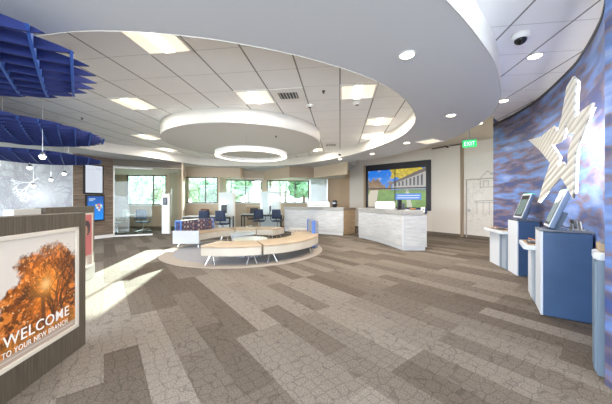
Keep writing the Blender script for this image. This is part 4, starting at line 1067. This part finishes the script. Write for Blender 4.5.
def corrug():
    m, nt, b, L = nodes('corrugated cream metal')
    tc = nt.nodes.new('ShaderNodeTexCoord'); mp = nt.nodes.new('ShaderNodeMapping'); mp.inputs['Rotation'].default_value = (0, .16, 0)
    wv = nt.nodes.new('ShaderNodeTexWave'); wv.bands_direction = 'Z'; wv.inputs['Scale'].default_value = 4.2; wv.inputs['Distortion'].default_value = .2
    L.new(tc.outputs['Object'], mp.inputs[0]); L.new(mp.outputs[0], wv.inputs['Vector'])
    r = nt.nodes.new('ShaderNodeValToRGB'); r.color_ramp.elements[0].color = (.50, .47, .42, 1); r.color_ramp.elements[1].color = (.78, .75, .70, 1); r.color_ramp.elements[1].position = .4
    L.new(wv.outputs['Fac'], r.inputs[0]); L.new(r.outputs[0], b.inputs['Base Color']); b.inputs['Roughness'].default_value = .45
    bp = nt.nodes.new('ShaderNodeBump'); bp.inputs['Strength'].default_value = .6; bp.inputs['Distance'].default_value = .02
    L.new(wv.outputs['Fac'], bp.inputs['Height']); L.new(bp.outputs[0], b.inputs['Normal']); return m
sr = thing('wall_star', 'large backlit ribbed cream star emblem on the blue wall', 'wall sign', (Pa.x, Pa.y, 0), angS)
starslab('star_face', outl, [hole], -.008, .008, corrug(), sr)
starslab('backlight', outl, [hole], -.03, -.02, M_starled, sr, .035)

# ------------------------------------------------------------------ desks, screens, chairs
def office_chair(label, col, first=False):
    t = thing('office_chair', label, 'chair', (0, 0, 0), 0, 'office chairs')
    MB().prism([(-.23, -.22), (.23, -.22), (.25, .1), (.2, .23), (-.2, .23), (-.25, .1)], .44, .50).build('seat', col, t, bevel=.02)
    m = MB(); nn = 6
    vs = []; fs = []
    for j in range(nn + 1):
        z = .58 + .42 * j / nn; wd = .22 - .03 * (j / nn)
        for i in range(5):
            x = -wd + 2 * wd * i / 4; y = -.25 - .05 * j / nn + .05 * (x / .22) ** 2
            vs += [(x, y, z), (x, y - .025, z)]
    W_ = 10
    for j in range(nn):
        for i in range(4):
            a_ = j * W_ + i * 2; fs += [(a_, a_ + 2, a_ + W_ + 2, a_ + W_), (a_ + 1, a_ + W_ + 1, a_ + W_ + 3, a_ + 3)]
        fs += [(j * W_, j * W_ + W_, j * W_ + W_ + 1, j * W_ + 1), (j * W_ + 8, j * W_ + 9, j * W_ + W_ + 9, j * W_ + W_ + 8)]
    for i in range(4): fs += [(i * 2, i * 2 + 1, i * 2 + 3, i * 2 + 2), (nn * W_ + i * 2, nn * W_ + i * 2 + 2, nn * W_ + i * 2 + 3, nn * W_ + i * 2 + 1)]
    MB().add(vs, fs).build('backrest', col, t, smooth=True)
    MB().tube([(0, -.1, .43), (0, -.27, .46), (0, -.31, .75)], .02).build('back_bracket', M_dark, t)
    for s_ in (-1, 1): MB().tube([(s_ * .24, -.1, .46), (s_ * .30, -.1, .55), (s_ * .30, -.12, .66), (s_ * .30, .14, .67)], .015).build('armrest', M_dark, t)
    MB().tube([(0, 0, .10), (0, 0, .44)], .028, 12).build('column', M_chrome, t)
    b = MB(); w_ = MB()
    for k in range(5):
        a_ = k * 2 * PI / 5; b.tube([(0, 0, .12), (.29 * math.cos(a_), .29 * math.sin(a_), .065)], [.025, .014], 8)
        x, y = .29 * math.cos(a_), .29 * math.sin(a_); w_.tube([(x - .02 * math.sin(a_), y + .02 * math.cos(a_), .03), (x + .02 * math.sin(a_), y - .02 * math.cos(a_), .03)], .03, 12)
    b.build('star_base', M_chrome, t); w_.build('casters', M_black, t)
    return t
teal = mat('pale grey green fabric', (.42, .50, .50), .7); navy = mat('navy mesh', (.02, .035, .08), .6); brownf = mat('brown back fabric', (.14, .06, .04), .7)
c = office_chair('pale grey green office chair behind the glass, next to plank wall', teal); c.location = (*dep(118, 11.15)[:2], 0); c.rotation_euler = (0, 0, 2.7)
c = office_chair('dark blue office chair behind the glass, right of the pale one', mat('slate blue mesh', (.05, .09, .16), .5)); c.location = (*dep(143, 11.35)[:2], 0); c.rotation_euler = (0, 0, .3)
# small round meeting table with blue item in glass office
rt = thing('meeting_table', 'small table between the two chairs in the glass office', 'table', (*dep(129, 12.35)[:2], 0))
MB().lathe([(.40, .70), (.42, .715), (.40, .73), (.01, .73)], n=36).build('tabletop', M_ledge, rt); MB().tube([(0, 0, .02), (0, 0, .7)], .03).build('column', M_steel, rt); MB().lathe([(.25, 0), (.25, .012), (.03, .03), (.01, .03)], n=24).build('foot', M_steel, rt)
def desk(loc, w_, d_, rz, label):
    t = thing('desk', label, 'desk', loc, rz, 'alcove desks')
    MB().box(0, 0, .725, w_, d_, .03).build('tabletop', mat('light desk top', (.52, .50, .47), .4), t, bevel=.004)
    for sx in (-1, 1):
        for sy in (-1, 1): MB().box(sx * (w_ / 2 - .05), sy * (d_ / 2 - .05), .355, .045, .045, .71).build('leg', M_dark, t)
    MB().box(0, -d_ / 2 + .06, .67, w_ - .1, .02, .07).build('apron', M_dark, t)
    return t
desk((*dep(209, 11.15)[:2], 0), 2.0, .7, .05, 'first desk in front of the window behind patterned sofa')
desk((*dep(262, 12.75)[:2], 0), 1.95, .65, .0, 'second desk in the alcove behind the lounge ring')
defs = [(dep(206, 10.45), 0.1, navy, 'navy chair facing away at the first desk, left of two'), (dep(223, 10.40), -.1, navy, 'navy chair facing away at the first desk, right of two'),
        (dep(202.5, 11.85), PI, brownf, 'brown backed chair behind the first desk below the window'),
        (dep(259, 11.9), .1, navy, 'navy chair facing away at the second desk, left of two'), (dep(277.5, 11.9), -.1, navy, 'navy chair facing away at the second desk, right of two'),
        (dep(253, 13.28), PI, mat('charcoal mesh', (.05, .05, .055), .6), 'charcoal chair behind the second desk against the window')]
for p, r_, m_, lb in defs:
    c = office_chair(lb, m_); c.location = (p.x, p.y, 0); c.rotation_euler = (0, 0, r_)
def screenp(px0, px1, ytop, Y, lb, post):
    a_, b_ = dep(px0, Y), dep(px1, Y); t = thing('privacy_screen', lb, 'screen panel', (a_.x, Y, 0), 0, 'frosted privacy screens'); w_ = b_.x - a_.x; z1 = zof(ytop, Y)
    MB().box(w_ / 2, 0, (z1 + .1) / 2, w_, .02, z1 - .1).build('panel', M_frosth, t)
    MB().box(w_ + .035, 0, z1 / 2, .07, .07, z1).build('post', M_beige2, t)
    MB().box(w_ / 2, 0, .05, w_, .04, .1).build('rail', M_steel, t)
screenp(218.6, 233.6, 192.5, 11.62, 'white frosted privacy screen beside the first desk', True)
screenp(260.5, 279.5, 191.5, 13.15, 'white frosted privacy screen in front of the second desk', True)
def monitor(px, Y, z0, w_, h_, lb, rz=0):
    t = thing('monitor', lb, 'monitor', (*dep(px, Y)[:2], z0), rz, 'desk monitors')
    MB().box(0, 0, .12 + h_ / 2, w_, .03, h_).build('panel', M_black, t, bevel=.005); MB().box(0, .02, .07, .04, .03, .14).build('stand', M_dark, t); MB().box(0, .02, .006, .2, .16, .012).build('foot', M_dark, t)
monitor(224, 10.95 - .12, .74, .24, .36, 'tall black monitor on the first desk before white screen')
monitor(270.3, 12.2 + .3, .74, .12, .3, 'narrow black monitor edge on the second desk', 1.2)
lp = thing('desk_partition', 'low tan partition behind the second desk', 'partition', (*dep(246.5, 13.72)[:2], 0))
MB().box(.5, 0, .55, 1.0, .05, 1.1).build('panel', M_tan, lp, bevel=.004); MB().box(.5, 0, 1.11, 1.02, .07, .03).build('cap', M_beige2, lp)
pt_ = thing('potted_plant', 'small dark potted plant on the sill behind the third desk', 'plant', (*dep(287, 12.8)[:2], 0))
MB().lathe([(.06, 0), (.08, .12), (.07, .12), (.01, .1)], n=20).build('pot', mat('terracotta', (.4, .2, .1), .7), pt_)
m = MB()
for k in range(14):
    a_ = k * 2.4; r_ = .05 + .01 * (k % 4); m.tube([(0, 0, .1), (r_ * math.cos(a_), r_ * math.sin(a_), .2), (r_ * 2 * math.cos(a_), r_ * 2 * math.sin(a_), .24 - .01 * (k % 3))], [.006, .014, .002], 5)
m.build('leaves', M_foliage, pt_)

# ------------------------------------------------------------------ outside
gr = MB().prism([(-60, 16.6), (50, 16.6), (50, 80), (-60, 80)], -.3, -.1).prism([(-60, -60), (-14.1, -60), (-14.1, 16.6), (-60, 16.6)], -.3, -.1).build('ground', M_grass); struct(gr, 'grass outside the windows')
def tree(x, y, h, r, m, lb):
    t = thing('tree', lb, 'tree', (x, y, -.1), random.uniform(0, 6), 'trees outside the windows')
    MB().tube([(0, 0, 0), (.05, 0, h * .3), (0, .05, h * .6)], [.16, .12, .07], 8).build('trunk', M_bark, t)
    bm = bmesh.new()
    for k in range(16):
        a_ = random.uniform(0, 2 * PI); rr = r * random.uniform(.1, .75); zz = h * random.uniform(.35, .92)
        g = bmesh.ops.create_icosphere(bm, subdivisions=3, radius=r * random.uniform(.28, .5), matrix=Matrix.Translation((rr * math.cos(a_), rr * math.sin(a_), zz)))
    for v in bm.verts: v.co += Vector((random.uniform(-1, 1), random.uniform(-1, 1), random.uniform(-1, 1))) * r * .07
    me = bpy.data.meshes.new('crown'); bm.to_mesh(me); bm.free(); me.materials.append(m)
    o = bpy.data.objects.new('crown', me); C.objects.link(o); o.parent = t
trees = [(112, 19.5, 3.3, 1.15, 1, 'pale tree seen at left of the glass office window'), (131, 23.5, 3.9, 1.4, 1, 'pale tree seen through the glass office window, second from left'), (146, 19.5, 3.2, 1.1, 1, 'pale tree seen in the middle of the glass office window'), (163, 23.5, 3.9, 1.3, 1, 'pale tree at the right of the glass office window'),
         (184, 19.6, 5.8, 1.2, 1, 'pale tree seen left in the window behind the first desk'), (195, 25.5, 4.0, 1.2, 1, 'taller far tree in the middle of the window behind the first desk'), (211, 20.5, 3.0, .9, 0, 'green tree right of the mullion behind the first desk'), (221, 27, 4.2, 1.3, 1, 'pale far tree in the second window'),
         (232, 22, 3.3, .9, 1, 'pale near tree left in the second window'), (249, 19.6, 6.0, 1.2, 0, 'bright green tree behind the second desk window'), (271, 20.3, 5.6, .9, 1, 'pale tree left in the far window'),
         (285, 24.5, 6.6, 1.5, 1, 'tall pale tree in the far window'), (304, 20.5, 6, 1.5, 0, 'green tree at right in the far window behind the teller counter')]  # tallest trees set high to block sun from the lounge floor
for px, Y, h_, r_, k, lb in trees:
    p = dep(px, Y); tree(p.x, p.y, h_, r_, [M_foliage, M_foliage2][k], lb)

# ------------------------------------------------------------------ light
wd = bpy.data.worlds.new('World'); S.world = wd; wd.use_nodes = True
bg = wd.node_tree.nodes['Background']; bg.inputs[0].default_value = (.80, .90, 1.0, 1); bg.inputs[1].default_value = 1.9
sun = bpy.data.lights.new('sun', 'SUN'); sun.energy = 11.0; sun.angle = math.radians(.6); sun.color = (1, .93, .82)
so = bpy.data.objects.new('sun', sun); C.objects.link(so)
sd = Vector((.19, -1, -.26)).normalized(); so.rotation_euler = sd.to_track_quat('-Z', 'Y').to_euler()

def lamp(x, y, z, watts, size=.5, spot=False, col=(1, .90, .78)):
    l = bpy.data.lights.new('ceiling_lamp', 'SPOT' if spot else 'AREA'); l.energy = watts; l.color = col
    if spot: l.spot_size = math.radians(130); l.spot_blend = .8; l.shadow_soft_size = .06
    else: l.shape = 'SQUARE'; l.size = size
    o = bpy.data.objects.new('ceiling_lamp', l); C.objects.link(o); o.location = (x, y, z)
for o in list(bpy.data.objects):
    if o.type == 'EMPTY' and o.name.split('.')[0] == 'ceiling_light': lamp(o.location.x, o.location.y, o.location.z - .04, 8)
    if o.type == 'EMPTY' and o.name.split('.')[0] == 'downlight': lamp(o.location.x, o.location.y, o.location.z - .03, 7, spot=True)
lamp(3.3, 7.0, ZS - .04, 14, .4)

# ------------------------------------------------------------------ camera
cam = bpy.data.cameras.new('camera'); co = bpy.data.objects.new('camera', cam); C.objects.link(co)
co.location = (0, 0, H); co.rotation_euler = (PI / 2, 0, 0)
cam.sensor_width = 36; cam.lens = F / 612 * 36; cam.shift_y = (HZ - 202) / 612; cam.clip_start = .05
S.camera = co
S.view_settings.view_transform = 'Standard'; S.view_settings.look = 'None'; S.view_settings.gamma = 1
S.view_settings.exposure = 2.2
try:
    S.cycles.use_denoising = True; S.cycles.max_bounces = 10; S.cycles.diffuse_bounces = 6; S.cycles.transparent_max_bounces = 12
    S.cycles.sample_clamp_indirect = 6; S.cycles.caustics_reflective = False; S.cycles.caustics_refractive = False
except Exception: pass
